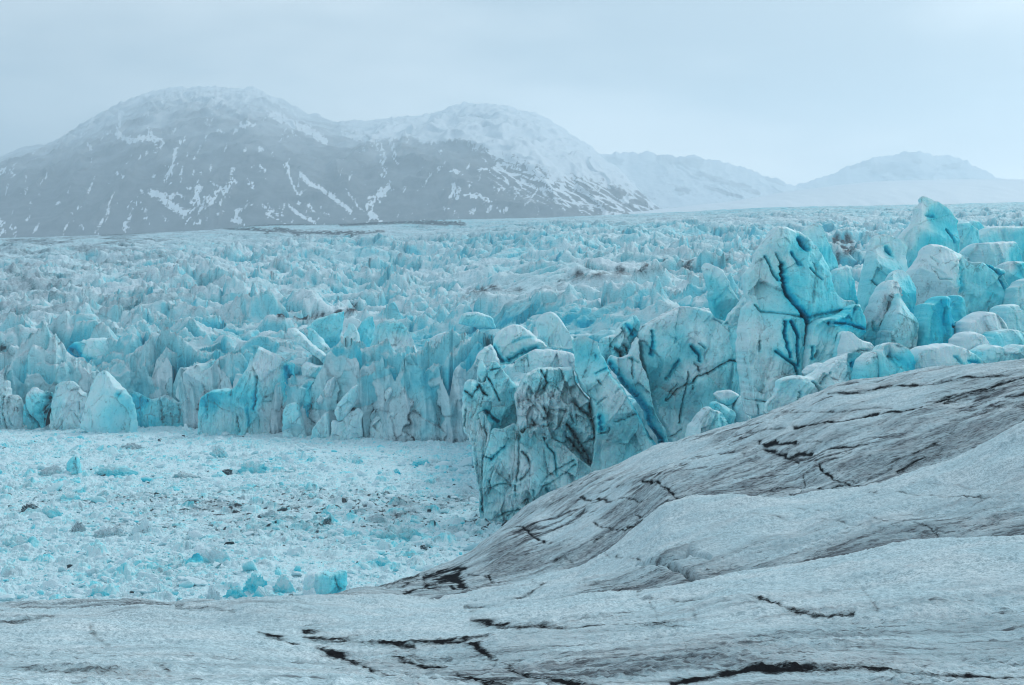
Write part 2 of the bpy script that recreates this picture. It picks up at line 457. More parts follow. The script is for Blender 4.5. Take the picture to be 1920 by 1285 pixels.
    speck = mathn(nt, 'ADD', mathn(nt, 'MULTIPLY', g2, 0.6), mathn(nt, 'MULTIPLY', g1, 0.4))
    clean = mixc(nt, maprange(nt, speck, 0.42, 0.57), mixc(nt, 0.60, clean, (0.24, 0.36, 0.40)), clean)
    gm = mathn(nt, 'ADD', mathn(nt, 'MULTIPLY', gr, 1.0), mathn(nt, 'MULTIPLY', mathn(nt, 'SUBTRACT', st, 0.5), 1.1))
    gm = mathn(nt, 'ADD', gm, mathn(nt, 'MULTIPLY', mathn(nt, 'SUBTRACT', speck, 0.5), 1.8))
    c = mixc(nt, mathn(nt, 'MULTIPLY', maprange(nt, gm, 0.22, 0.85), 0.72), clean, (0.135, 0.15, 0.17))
    fl = mathn(nt, 'ADD', mathn(nt, 'MULTIPLY', gr, 0.42), st2)
    c = mixc(nt, mathn(nt, 'MULTIPLY', maprange(nt, fl, 0.68, 0.90), 0.80), c, (0.055, 0.058, 0.066))
    dm = mathn(nt, 'ADD', di, mathn(nt, 'MULTIPLY', mathn(nt, 'SUBTRACT', speck, 0.5), 2.2))
    dm = mathn(nt, 'ADD', dm, mathn(nt, 'MULTIPLY', mathn(nt, 'SUBTRACT', st, 0.5), 0.8))
    c = mixc(nt, mathn(nt, 'MULTIPLY', maprange(nt, dm, 0.20, 1.0), 0.99), c, (0.012, 0.012, 0.014))
    nt.links.new(c, b.inputs['Base Color'])
    b.inputs['Roughness'].default_value = 0.75; b.inputs['Specular IOR Level'].default_value = 0.0
    bump(nt, b, mathn(nt, 'ADD', mathn(nt, 'MULTIPLY', g1, 1.0), mathn(nt, 'MULTIPLY', g2, 0.5)), 0.9, 0.10)
    o = make_mesh("ground", np.stack([X, Y, Zd], -1), grid_faces(*X.shape), m, {'grime_shade': grime_shade, 'dirt': dirt})
    structure(o)

def STREAKS(FR, BK, MB):
    q = lambda pts, ox, oy, s: [(ox + x / s, oy + y / s) for x, y in pts]
    g7 = lambda pts: q(pts, 560, 1000, 3.84)
    g8 = lambda pts: q(pts, 1400, 680, 3.671)
    g6 = lambda pts: q(pts, 900, 900, 3.84)
    gr = lambda pts: q(pts, 960, 780, 2.0)
    r = [
        # front mass
        (g7([(40, 690), (160, 705), (420, 715), (560, 735), (700, 750), (830, 765)]), 4, 1.0, FR),
        (g7([(820, 730), (960, 735), (1150, 760), (1220, 720), (1350, 710)]), 4.5, 1.05, FR),
        (g7([(1150, 765), (1260, 790), (1350, 830), (1420, 870)]), 3.5, 1.0, FR),
        (g7([(130, 760), (220, 790), (300, 800), (380, 840), (440, 860)]), 4, 1.0, FR),
        (g7([(470, 880), (540, 920), (520, 950), (600, 980), (700, 1010)]), 4, 0.9, FR),
        (g7([(680, 810), (760, 840), (860, 880), (950, 900), (1060, 900)]), 4, 0.95, FR),
        (g7([(800, 835), (950, 840), (1100, 845)]), 3, 0.7, FR),
        (g7([(1150, 970), (1240, 1010), (1330, 1040), (1520, 1045)]), 5, 1.0, FR),
        (g7([(1230, 1020), (1330, 1060), (1420, 1094)]), 5, 0.9, FR),
        (g7([(1520, 925), (1600, 960), (1700, 1010), (1820, 1035), (1920, 1045)]), 4, 1.0, FR),
        (g7([(760, 920), (780, 970)]), 4, 0.8, FR),
        (gr([(0, 925), (60, 960), (140, 980), (240, 995), (300, 1010)]), 4, 1.1, FR),
        (gr([(600, 1005), (680, 990), (800, 975), (900, 965), (1040, 968), (1120, 962), (1300, 955), (1400, 962)]), 4.6, 1.1, FR),
        (gr([(1400, 965), (1550, 975), (1700, 972), (1920, 968)]), 3.5, 0.85, FR),
        (gr([(0, 770), (120, 780), (250, 782), (420, 785), (560, 785), (640, 790)]), 3, 0.75, FR),
        (gr([(0, 770), (60, 772), (160, 775)]), 4, 0.7, FR),
        (gr([(880, 690), (960, 715), (1040, 740), (1140, 750), (1280, 745)]), 3, 0.85, FR),
        (gr([(470, 670), (600, 680), (760, 685), (900, 700)]), 2.2, 0.6, FR),
        (gr([(515, 690), (535, 720), (545, 765)]), 2.5, 0.75, FR),
        (gr([(1310, 640), (1340, 690), (1370, 730)]), 3, 0.7, FR),
        (gr([(680, 740), (690, 770)]), 5, 0.75, FR),
        (gr([(600, 790), (640, 840), (655, 900), (650, 930)]), 2.2, 0.65, FR),
        (gr([(1280, 780), (1300, 800), (1360, 850)]), 4, 0.75, FR),
        (gr([(1060, 890), (1090, 930)]), 3, 0.6, FR),
        (gr([(420, 965), (480, 962)]), 3, 0.7, FR),
        (g7([(1240, 615), (1340, 620), (1450, 628), (1650, 640)]), 3.2, 0.9, FR),
        ([(0, 1158), (60, 1150), (100, 1146)], 2.5, 0.65, FR), ([(170, 1190), (205, 1210)], 4, 0.5, FR),
        ([(330, 1136), (400, 1140), (440, 1150)], 2.5, 0.6, FR + [6]), ([(485, 1183), (520, 1188), (560, 1196)], 2.5, 0.95, FR),
        ([(290, 1252), (320, 1268)], 4, 0.6, FR), ([(0, 1262), (120, 1268), (300, 1270)], 4, 0.5, FR),
        # middle ridge, thin lines
        (g8([(1130, 785), (1300, 795), (1460, 805), (1600, 830), (1909, 850)]), 2, 0.42, MB),
        (g8([(840, 845), (1000, 845), (1150, 860), (1400, 885), (1600, 900), (1909, 920)]), 2.2, 0.6, MB),
        (g8([(0, 1050), (120, 1055), (300, 1085), (520, 1105), (760, 1140), (980, 1170)]), 2, 0.45, MB),
        (g8([(1150, 1128), (1240, 1140), (1300, 1180), (1370, 1220), (1440, 1255)]), 2, 0.7, MB),
        (g8([(300, 985), (560, 1020), (760, 1060), (1050, 1120)]), 1.8, 0.38, MB),
        ([(1135, 1040), (1175, 1037), (1205, 1046), (1215, 1056)], 2, 0.6, MB),
        ([(1240, 1058), (1268, 1066), (1295, 1082), (1322, 1091), (1350, 1086)], 3.2, 1.0, MB),
        ([(1082, 1100), (1130, 1094), (1160, 1093)], 2.4, 0.65, MB), ([(1162, 1106), (1175, 1098)], 3, 0.7, MB),
        # dirty far ridge
        (g8([(330, 430), (430, 415), (560, 400), (700, 385), (870, 360), (1060, 340), (1220, 310), (1340, 265), (1500, 215), (1640, 185), (1780, 155), (1909, 135)]), 2.6, 1.15, BK),
        (g8([(330, 432), (420, 415), (500, 405)]), 4, 0.9, BK),
        (g8([(1360, 280), (1480, 240), (1560, 215), (1700, 200)]), 2.4, 0.9, BK),
        (g8([(560, 215), (700, 200), (860, 180), (1000, 150), (1180, 135), (1320, 125), (1500, 105), (1700, 100), (1909, 95)]), 1.8, 0.85, BK),
        (g8([(0, 400), (120, 360), (330, 335), (560, 325), (800, 318), (1000, 320)]), 1.8, 0.6, BK),
        (g8([(0, 480), (70, 470), (160, 450), (260, 440)]), 2.5, 0.8, BK),
        (g8([(90, 550), (130, 570), (200, 550), (340, 550)]), 3.2, 1.1, BK),
        (g8([(130, 590), (220, 610), (290, 630), (360, 610), (450, 610)]), 3.4, 1.15, BK),
        (g8([(290, 630), (360, 665)]), 1.8, 1.0, BK), (g8([(390, 545), (520, 540)]), 2, 0.6, BK),
        (g8([(560, 580), (640, 578), (740, 580), (830, 570)]), 2.6, 1.0, BK),
        (g8([(500, 685), (510, 720), (540, 745), (600, 780), (680, 815), (810, 850)]), 2, 1.2, BK),
        (g8([(590, 845), (640, 830), (690, 820)]), 2, 1.1, BK), (g8([(500, 685), (560, 670), (640, 650), (720, 620)]), 2, 0.8, BK),
        (g8([(700, 800), (800, 810), (900, 760), (1000, 720)]), 2.2, 0.7, BK),
        (g8([(90, 880), (150, 860), (190, 870)]), 2, 0.85, BK), (g8([(60, 900), (200, 910)]), 1.6, 0.8, BK),
        (g8([(390, 760), (405, 820), (370, 880), (290, 965)]), 1.7, 0.8, BK), (g8([(200, 850), (320, 830), (400, 850), (560, 850)]), 1.6, 0.7, BK),
        (g8([(1000, 690), (1100, 650), (1200, 600), (1250, 570), (1330, 550)]), 3.5, 0.85, BK),
        (g8([(1040, 740), (1150, 690), (1250, 650), (1340, 620)]), 4.5, 0.95, BK),
        (g8([(1700, 570), (1740, 520), (1820, 480), (1909, 400)]), 3.5, 0.9, BK), (g8([(1450, 690), (1600, 640), (1700, 590)]), 3, 0.7, BK),
        (g8([(1400, 400), (1500, 380), (1650, 330), (1900, 250)]), 3, 0.55, BK),
        (g6([(1170, 15), (1280, 15), (1380, 70), (1480, 140), (1580, 205)]), 2.2, 1.1, BK),
        (g6([(720, 160), (860, 140), (1000, 125), (1080, 120), (1200, 130)]), 1.8, 0.85, BK),
        (g6([(200, 365), (260, 355), (340, 390), (400, 420), (470, 440)]), 2.2, 1.15, BK),
        (g6([(820, 300), (920, 335), (1040, 355), (1100, 320), (1170, 270)]), 2, 0.9, BK),
        (g6([(1120, 225), (1250, 245), (1380, 245)]), 2, 0.9, BK), (g6([(1060, 330), (1110, 320)]), 3.2, 1.0, BK), (g6([(1110, 270), (1170, 270)]), 2.6, 0.95, BK),
        (g6([(60, 690), (90, 740)]), 3, 0.9, BK), (g6([(820, 450), (880, 410)]), 4, 0.8, BK), (g6([(540, 590), (600, 560), (660, 600)]), 4, 0.75, BK),
        (g6([(1330, 140), (1360, 150)]), 2.5, 0.8, BK),
        # the black dipping band at the ridge's low end
        (g7([(520, 375), (640, 350), (760, 315), (860, 290)]), 2.6, 1.1, BK), (g7([(640, 385), (740, 375), (820, 350)]), 2.4, 1.0, BK),
        (g7([(760, 460), (860, 430), (980, 405), (1080, 400), (1180, 440)]), 2.4, 1.2, BK), (g7([(830, 420), (940, 385), (1060, 375)]), 2.2, 1.1, BK),
        (g7([(900, 300), (1000, 275), (1120, 250), (1200, 255)]), 3.2, 1.2, BK),
        (g7([(1220, 290), (1330, 310), (1440, 360)]), 2.2, 0.8, BK),
        (g7([(1180, 410), (1400, 385), (1600, 365), (1780, 350)]), 1.4, 0.6, [5, 6]),
        ([(940, 1080), (1000, 1085), (980, 1108), (930, 1120)], 1.5, 0.5, [5, 6]), ([(870, 1142), (930, 1136), (985, 1120), (1030, 1100)], 1.8, 0.6, MB),
    ]
    return r
def PATCHES(FR, BK, MB):
    q = lambda pts, ox, oy, s: [(ox + x / s, oy + y / s) for x, y in pts]
    g7 = lambda pts: q(pts, 560, 1000, 3.84)
    g8 = lambda pts: q(pts, 1400, 680, 3.671)
    g6 = lambda pts: q(pts, 900, 900, 3.84)
    gr = lambda pts: q(pts, 960, 780, 2.0)
    return [
        (g7([(900, 350), (990, 310), (1060, 270), (1190, 250), (1160, 300), (1190, 360), (1225, 410), (1200, 435), (1130, 380), (1020, 370), (900, 375)]), 1.9, BK + [6]),
        (g6([(0, 520), (120, 430), (280, 420), (420, 480), (560, 520), (480, 640), (330, 700), (120, 740), (0, 760)]), 0.74, BK),
        (g6([(520, 540), (700, 480), (860, 440), (1000, 440), (950, 530), (760, 560), (620, 620)]), 0.66, BK),
        (g6([(180, 330), (330, 190), (640, 30), (900, -60), (1000, -60), (760, 70), (700, 180), (560, 240), (380, 260)]), 0.68, BK),
        (g8([(500, 690), (700, 620), (1000, 560), (1350, 420), (1909, 230), (2300, 100), (2300, 300), (1909, 420), (1700, 600), (1400, 690), (1000, 780), (820, 850), (640, 800)]), 0.70, BK),
        (g8([(0, 850), (200, 790), (500, 820), (800, 850), (500, 900), (200, 970), (0, 990)]), 0.58, BK),
        (g8([(0, 420), (300, 300), (560, 210), (900, 140), (1300, 130), (1200, 290), (900, 340), (500, 390), (200, 440)]), -0.25, BK),
        (gr([(380, 130), (560, 80), (760, 110), (850, 160), (700, 200), (420, 190)]), -0.40, BK),
        (g6([(740, 170), (880, 90), (1000, 60), (1070, 95), (1040, 120), (860, 135)]), -0.7, BK),
        (g6([(370, 270), (600, 250), (820, 170), (900, 200), (880, 320), (900, 420), (700, 450), (500, 440), (380, 330)]), -0.30, BK),
        (gr([(900, 760), (1300, 740), (1920, 730), (2300, 730), (2300, 1010), (1920, 1010), (1200, 940), (1000, 860)]), 0.50, FR),
        (g7([(150, 720), (700, 760), (1400, 740), (1920, 800), (2200, 1000), (2100, 1200), (700, 1200), (450, 900)]), 0.50, FR),
        (gr([(0, 750), (600, 770), (700, 860), (500, 960), (0, 920)]), 0.44, FR),
        (gr([(430, 530), (620, 560), (700, 620), (500, 650), (300, 640), (200, 640)]), 0.34, MB),
    ]
build_ground()
# ------------------------------------------------------------------ the glacier: a broken cliff front and the crevassed field above it
SURF = {}
def build_glacier():
    px = np.concatenate([np.arange(-860, -260, 6), np.arange(-260, 2190, 1.55), np.arange(2190, 2900, 6)])
    n = len(px)
    base_py = ip(px, [(-300, 806), (0, 805), (260, 801), (400, 808), (560, 822), (700, 828), (886, 836)])
    Yf = lake_y(base_py)
    right = sstep(908, 924, px)
    YfR = ip(px, [(880, 290), (1100, 284), (1350, 276), (1500, 270), (1920, 262), (2300, 262)])
    Yf = Yf * (1 - right) + YfR * right
    Yf = smooth1(Yf, 3)
    hor = smooth1(ip(px, [(-300, 450), (0, 446), (200, 440), (400, 430), (500, 419), (620, 420), (760, 413), (870, 410), (1000, 408), (1250, 398), (1450, 388), (1700, 383), (1920, 378), (2200, 372)]), 20)
    # surface height along the ice, as picture height against distance, left and right halves
    YL = np.array([400, 440, 490, 550, 650, 800, 1000, 1300, 1700, 2500.0]); PL = np.array([722, 716, 704, 655, 617, 575, 535, 493, 458, 0.0])
    YR = np.array([210, 240, 290, 340, 420, 520, 700, 1000, 1400, 2500.0]); PR = np.array([765, 752, 738, 715, 655, 582, 522, 475, 440, 0.0])
    nf, nr = 64, 860
    u = np.linspace(0, 1, nr)
    Yoff = (np.exp(u * math.log(2500 / 380.0)) - 1)
    Yoff = Yoff / Yoff[-1]
    Yt = 3.0 + Yf[None, :] + Yoff[:, None] * (2500 - Yf[None, :])
    Ycom = 240 * np.exp(u * math.log(2500 / 240.0))[:, None]                # farther rows run straight across
    wj = sstep(0.16, 0.40, u)[:, None]
    Yt = Yt * (1 - wj) + np.maximum(Ycom, 0) * wj
    Yt = np.maximum.accumulate(Yt, 0) + np.arange(nr)[:, None] * 1e-3
    PXg = np.broadcast_to(px, Yt.shape)
    X = (PXg - 960) / F * Yt
    zL = np.empty_like(Yt); zR = np.empty_like(Yt)
    zl = H + (642.5 - PL) / F * YL; zr = H + (642.5 - PR) / F * YR
    for j in range(n):
        zl[-1] = zr[-1] = H + (642.5 - hor[j]) / F * 2500
        zL[:, j] = np.interp(Yt[:, j], YL, zl); zR[:, j] = np.interp(Yt[:, j], YR, zr)
    wR = sstep(760, 1120, PXg)
    base = zL * (1 - wR) + zR * wR
    k = 9                                                          # soften the kinks of the long profile
    c = np.cumsum(np.pad(base, ((k + 1, k), (0, 0)), mode='edge'), 0)
    base = (c[2 * k + 1:] - c[:-2 * k - 1]) / (2 * k + 1)
    base = base + (ridged(X / 210 + 0.2 * Yt / 200, Yt / 120, 3, 35) - 0.45) * np.interp(Yt, [420, 620, 1500, 2200, 2500], [0, 10, 15, 2, 0])
    fromF = Yt - Yf[None, :]
    A = np.interp(Yt, [200, 300, 420, 520, 800, 1300, 1800, 2200, 2500], [2.5, 3.0, 9.0, 10.5, 9.5, 8.5, 6.0, 2.4, 0.6])
    calm = np.zeros_like(Yt)                                       # smooth snow-covered swells between the broken zones
    PYb = 642.5 + (H - base) / Yt * F
    for cx, cy, rx, ry, s in ((1010, 545, 190, 24, 0.8), (640, 592, 90, 18, 0.8), (1180, 505, 130, 20, 0.7), (1230, 455, 200, 14, 0.6), (150, 452, 330, 12, 0.8),
                              (650, 436, 330, 10, 0.85), (1300, 412, 500, 9, 0.7), (60, 480, 120, 14, 0.6), (1640, 560, 60, 40, 0.4)):
        calm = np.maximum(calm, s * np.exp(-((PXg - cx) / rx) ** 2 - ((PYb - cy) / ry) ** 2))
    fine = sstep(560, 120, PXg) * sstep(640, 600, PYb)             # the left part breaks into smaller blocks
    def broken(X, Y):
        wx = X + 5 * fbm(X / 30, Y / 30, 3, 31) + 0.25 * Y
        wy = Y + 5 * fbm(X / 28 + 9, Y / 28, 3, 32)
        f1, f2, bx, by, r1, r2, r3 = worley(wx / 33, wy / 25, 41)
        g1, g2, sx, sy, q1, q2, q3 = worley(wx / 10.5, wy / 8.5, 43)
        rd = ridged(wx / 54, wy / 40, 5, 51, 0.5)
        rs = ridged(wx / 9 + 0.4 * wy / 9, wy / 8, 3, 57)
        big = (r1 - 0.45) * 0.9 + bx * (r2 - 0.5) * 1.7 + by * (r3 - 0.6) * 1.3
        big = big - 0.55 * sstep(0.16, 0.0, f2 - f1)
        sml = (q1 - 0.5) * 0.42 + sx * (q2 - 0.5) * 0.9 + sy * (q3 - 0.6) * 0.8 - 0.22 * sstep(0.18, 0.0, g2 - g1)
        return big, sml, rd, rs, r1, r2, q1, f2 - f1, g2 - g1
    big, sml, rd, rs, r1, r2, q1, e1, e2 = broken(X, Yt)
    h = A * ((0.80 - 0.45 * fine) * big + (0.42 + 0.12 * fine) * sml + (1.30 - 0.5 * fine) * (rd - 0.36) + 0.16 * (rs - 0.4))
    zone_a = 0.45 + 0.95 * sstep(-0.45, 0.40, fbm(X / 130 + 0.3 * Yt / 90, Yt / 75, 3, 36))
    fin = ridged((X + 0.75 * Yt) / 46 + fbm(X / 30, Yt / 30, 2, 37) * 0.4, (Yt - 0.5 * X) / 17, 4, 38)
    h = h * zone_a + A * 0.75 * (fin - 0.38) * sstep(0.1, 0.6, fbm(X / 90, Yt / 90, 2, 39) + 0.35)
    h = h * (1 - 0.86 * calm)
    det = fbm(X / 2.2, Yt / 2.2, 3, 61) * 0.22
    Zt = base + h + det
    # cliff: columns and recesses, built from the water line up to the broken edge
    top0 = Zt[0]
    top0 = np.maximum(top0, 5.0)
    Zt[0] = top0
    v = np.linspace(0, 1, nf, endpoint=False)
    Zc = -2.5 + v[:, None] * (top0[None, :] + 2.5)
    Xb = (px - 960) / F * Yf
    Xc0 = np.broadcast_to(Xb, Zc.shape)
    lean = 0.18 * Zc
    fl = (ridged(Xc0 / 11 + 0.10 * Zc / 6, Zc / 55, 4, 71) - 0.45) * 7.5 + (ridged(Xc0 / 3.4 + 0.05 * Zc, Zc / 20, 3, 73) - 0.4) * 1.9
    fc1, fc2, cx_, cy_, c1, c2, c3 = worley(Xc0 / 7 + 0.3 * fbm(Xc0 / 5, Zc / 5, 2, 74), Zc / 11, 75)
    fl = fl + (c1 - 0.5) * 2.2 + cx_ * (c2 - 0.5) * 4
    Yc = Yf[None, :] + lean - fl + 2.0 * fbm(Xc0 / 3, Zc / 3, 3, 77) * 0.35
    shift = (Yc[-1] - Yf)                                         # the field starts where the face ends
    fade = np.exp(-fromF / 18.0)
    Yt2 = Yt + shift[None, :] * fade
    Xt = (PXg - 960) / F * Yt2
    Yall = np.concatenate([Yc, Yt2], 0); Zall = np.concatenate([Zc, Zt], 0)
    Xall = (px[None, :] - 960) / F * Yall
    PY = 642.5 + (H - Zall) / Yall * F
    PXa = np.broadcast_to(px, Yall.shape)
    # clear blue ice shows on fresh steep breaks, weathered white crust on the tops
    gy = np.abs(np.gradient(Zt, axis=0)) / np.maximum(np.gradient(Yt2, axis=0), 0.05)
    gx = np.abs(np.gradient(Zt, axis=1)) / np.maximum(np.abs(np.gradient(Xt, axis=1)), 0.05)
    slope = np.clip(np.maximum(gx, gy * 0.8), 0, 4)
    fresh = fbm(X / 60, Yt / 60, 3, 81)
    blue_t = 0.12 + 0.36 * sstep(0.35, 1.8, slope) + 0.20 * sstep(0.55, 1.0, q1) * (1 - calm) + 0.14 * fresh + 0.22 * sstep(0.10, 0.0, e1) * (1 - calm)
    blue_t = blue_t + 0.22 * sstep(1.0, -6.0, h) * (1 - calm) - 0.12 * sstep(1.0, 7.0, h)
    zone = np.interp(PXg, [0, 300, 700, 1100, 1920], [-0.08, -0.06, 0.04, 0.08, 0.10]) + np.interp(PYb, [380, 450, 500, 560, 620, 720], [0.16, 0.10, 0.03, 0.0, 0.10, 0.10])
    blue_t = blue_t + zone * (1 - calm)
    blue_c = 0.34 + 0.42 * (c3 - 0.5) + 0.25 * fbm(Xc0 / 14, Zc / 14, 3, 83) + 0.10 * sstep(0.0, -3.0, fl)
    blue = np.concatenate([blue_c, blue_t], 0)
    dirt_dark_c = 0.42 * sstep(-0.4, 0.9, fbm(Xc0 / 4, Zc / 30, 4, 85)) * sstep(20, 4, Zc) + 0.12 + 0.36 * sstep(0.12, 0.02, fc2 - fc1) * sstep(0.35, 0.8, _rnd_like(c2)) + 0.45 * sstep(-1.2, -4.0, fl) * sstep(0.9, 0.2, v)[:, None]
    dirt_dark_c = dirt_dark_c + 0.30 * sstep(3.5, 0.5, Zc) + 0.30 * sstep(-0.8, -4.0, fl) * sstep(14, 6, Zc)  # face darker near the water and in its deeper recesses
    dirt_t = 0.20 + 0.18 * sstep(1100, 2000, Yt) + 0.34 * (0.35 + 0.65 * fine) * sstep(-0.1, 0.7, fbm(X / 60, Yt / 40, 4, 87) + 0.3 * fine) + 0.14 * fbm(X / 6, Yt / 6, 4, 89) + 0.16 * sstep(0.14, 0.0, e1)
    dirt = np.concatenate([dirt_dark_c, dirt_t], 0)
    wob = fbm(Xall / 7, Yall / 12, 3, 91)
    for line, w, s in MORAINE:
        line = np.array(line, float)
        sel = (PXa > line[:, 0].min() - 30) & (PXa < line[:, 0].max() + 30) & (PY > line[:, 1].min() - 25) & (PY < line[:, 1].max() + 25)
        sel[:nf] = False
        d, _, _ = seg_dist(PXa[sel] + wob[sel] * 6, (PY[sel] + wob[sel] * w * 0.8), line)
        dirt[sel] = np.maximum(dirt[sel], (1.25 if line[:, 1].max() < 442 else 0.85) * s * np.exp(-(d / (w * 1.5)) ** 2) * (0.85 + 0.6 * wob[sel]))
    o = make_mesh("glacier", np.stack([Xall, Yall, Zall], -1), grid_faces(*Xall.shape), M_FIELD, {'blue': np.clip(blue, 0, 1), 'dirt': np.clip(dirt, 0, 1.2)})
    structure(o)
def _rnd_like(c):
    return (c * 7.31) % 1.0
MORAINE = [
    ([(190, 440), (260, 436), (330, 430), (420, 424), (520, 420), (600, 419), (700, 417), (800, 416), (870, 420)], 3.0, 1.1),
    ([(420, 428), (500, 432), (580, 437), (680, 436)], 3.0, 0.9), ([(500, 436), (520, 430), (545, 434), (560, 440)], 3.5, 1.0),
    ([(640, 421), (760, 416), (840, 420)], 3.5, 1.1), ([(610, 438), (660, 440), (720, 434)], 2.5, 0.8),
    ([(0, 462), (30, 462), (60, 466)], 3, 0.7), ([(120, 475), (160, 462), (200, 470), (260, 474)], 5, 0.6), ([(180, 490), (230, 500), (280, 510)], 12, 0.5),
    ([(20, 560), (80, 555), (130, 560)], 12, 0.5), ([(150, 530), (190, 545), (240, 540)], 10, 0.45), ([(300, 520), (360, 540), (420, 530)], 14, 0.4),
    ([(526, 592), (550, 590), (575, 598), (600, 595), (640, 588), (680, 577)], 5, 1.1), ([(650, 578), (672, 576)], 6, 1.2),
    ([(880, 548), (910, 545), (930, 542), (980, 545)], 5, 0.9), ([(870, 560), (900, 552)], 5, 0.7), ([(1050, 530), (1062, 520), (1070, 518)], 6, 1.0),
    ([(1075, 520), (1120, 516), (1180, 512), (1240, 502), (1290, 500), (1330, 492)], 9, 0.85), ([(1285, 505), (1320, 498), (1345, 488), (1360, 492)], 10, 1.0),
    ([(1170, 495), (1210, 488)], 6, 0.5), ([(1380, 480), (1420, 470), (1450, 490)], 10, 0.6), ([(1555, 455), (1590, 450), (1600, 470), (1565, 475)], 9, 1.1),
    ([(1630, 440), (1650, 445)], 8, 0.7), ([(1560, 480), (1640, 490), (1680, 500)], 10, 0.5), ([(0, 652), (20, 660)], 6, 1.0), ([(15, 668), (24, 662)], 4, 1.1),
]
build_glacier()

# ------------------------------------------------------------------ traced blocks of ice, each one a closed solid of its own
def resample(poly, seg, jit, seed):
    out = []; n = len(poly)
    for i in range(n):
        x0, y0 = poly[i]; x1, y1 = poly[(i + 1) % n]
        L = math.hypot(x1 - x0, y1 - y0); k = max(1, int(round(L / seg)))
        for j in range(k):
            out.append((x0 + (x1 - x0) * j / k, y0 + (y1 - y0) * j / k))
    p = np.array(out)
    # round the traced corners a little, then roughen
    for _ in range(1):
        p = 0.5 * p + 0.25 * np.roll(p, 1, 0) + 0.25 * np.roll(p, -1, 0)
    s = seed * 13.7
    p[:, 0] += (fbm(p[:, 0] / 9 + s, p[:, 1] / 9, 3, seed) + 0.9 * (ridged(p[:, 0] / 22 + s, p[:, 1] / 22, 2, seed + 2) - .4)) * jit
    p[:, 1] += fbm(p[:, 0] / 9 - s, p[:, 1] / 9 + 50, 3, seed + 3) * jit
    return p
_seed = [100]
def ice_block(name, label, cat, poly, Y, thick=9, edge=16, blue=0.4, dirt=0.12, facet=(26, 1.6, 0.0), rough=0.5, lean=0.10, relief=(), cracks=(), tint=(),
              streak=0.25, jit=1.6, step=1.35, cap=0.0, group=None, flat=0.0, planes=7):
    _seed[0] += 1; seed = _seed[0]
    P = resample([tuple(map(float, p)) for p in poly], 5.0, jit, seed)
    x0, y0 = P.min(0) - step * 2; x1, y1 = P.max(0) + step * 2
    gx = np.arange(x0, x1, step); gy = np.arange(y0, y1, step)
    GX, GY = np.meshgrid(gx, gy)
    d, nx, ny = seg_dist(GX, GY, P, True)
    ins = inside(GX, GY, P)
    sd = np.where(ins, d, -d)
    c = ins[:-1, :-1] | ins[1:, :-1] | ins[:-1, 1:] | ins[1:, 1:]
    GX = np.where(ins, GX, nx); GY = np.where(ins, GY, ny)
    sd = np.maximum(sd, 0)
    m = Y / F                                                     # metres per pixel at this distance
    # angular edge: part rounded, part bevelled
    t = np.clip(sd / edge, 0, 1)
    tb = np.clip(sd / (edge * 0.28), 0, 1)
    prof = (0.70 + flat * 0.2) * np.sqrt(np.maximum(0, 1 - (1 - tb) ** 2)) + (0.30 - flat * 0.2) * np.clip(sd / (edge * 2.4), 0, 1) ** 0.85
    front = prof * thick * 0.5
    e = np.zeros_like(GX)
    fs, fa, rot = facet; fa *= 0.95; fs *= 1.6; rough = rough * 0.38
    ca, sa = math.cos(rot), math.sin(rot)
    U = (GX * ca + GY * sa) + fbm(GX / 40, GY / 40, 2, seed) * 4; V = (-GX * sa + GY * ca) + fbm(GX / 40 + 7, GY / 40, 2, seed + 1) * 4
    f1, f2, bx, by, r1, r2, r3 = worley(U / fs, V / (fs * 1.9), seed)
    e += fa * ((r1 - 0.5) * 0.9 + bx * (r2 - 0.5) * 2.4 + by * (r3 - 0.5) * 2.0)
    g1, g2, sx, sy, q1, q2, q3 = worley(U / (fs * 0.36), V / (fs * 0.55), seed + 5)
    e += fa * 0.32 * ((q1 - 0.5) * 0.8 + sx * (q2 - 0.5) * 2.2 + sy * (q3 - 0.5) * 2.0) * (0.3 + 0.7 * sstep(0.0, 0.5, fbm(GX / 40, GY / 40, 2, seed + 6) + 0.25))
    e += rough * (fbm(U / 14, V / 30, 4, seed + 7) * 0.9 + (ridged(U / 18, V / 45, 3, seed + 8) - 0.45) * 1.3)
    e += streak * (ridged(U / 5.5, V / 70, 3, seed + 9) - 0.45)
    for rx, ry, rr, ra in relief:
        e += ra * np.exp(-(((GX - rx) ** 2 + (GY - ry) ** 2) / (rr * rr)))
    bl = blue - 0.03 + 0.14 * (r3 - 0.5) + 0.14 * fbm(GX / 60, GY / 60, 3, seed + 11) + 0.06 * (q2 - 0.5)
    if len(tint):
        wsum = np.full_like(GX, 0.0006); acc = np.zeros_like(GX)
        for tx, ty, tv in tint:
            w = 1.0 / ((GX - tx) ** 2 + (GY - ty) ** 2 + 60) ** 1.5
            w = w * 4000
            wsum += w; acc += w * (tv - blue)
        bl += acc / wsum
    # weathered crust on ledges that face the sky
    top = sstep(7, 2, sd) * sstep(0.2, 0.9, -(ny_dir(GX, GY, sd)))
    bl = bl - (0.22 + cap) * top
    if cap:
        bl = bl - cap * sstep(y0 + (y1 - y0) * 0.75, y0 + 4, GY)
    dr = dirt + 0.22 * sstep(0.15, 0.8, fbm(U / 16, V / 60, 4, seed + 13)) * (dirt > 0.03) + 0.12 * fbm(GX / 7, GY / 7, 3, seed + 14)
    dr += 0.35 * sstep(0.07, 0.0, f2 - f1) * sstep(0.45, 0.8, fbm(GX / 25, GY / 25, 2, seed + 15) + 0.5) * (dirt > 0.06)
    wob = fbm(GX / 8, GY / 8, 3, seed + 17)
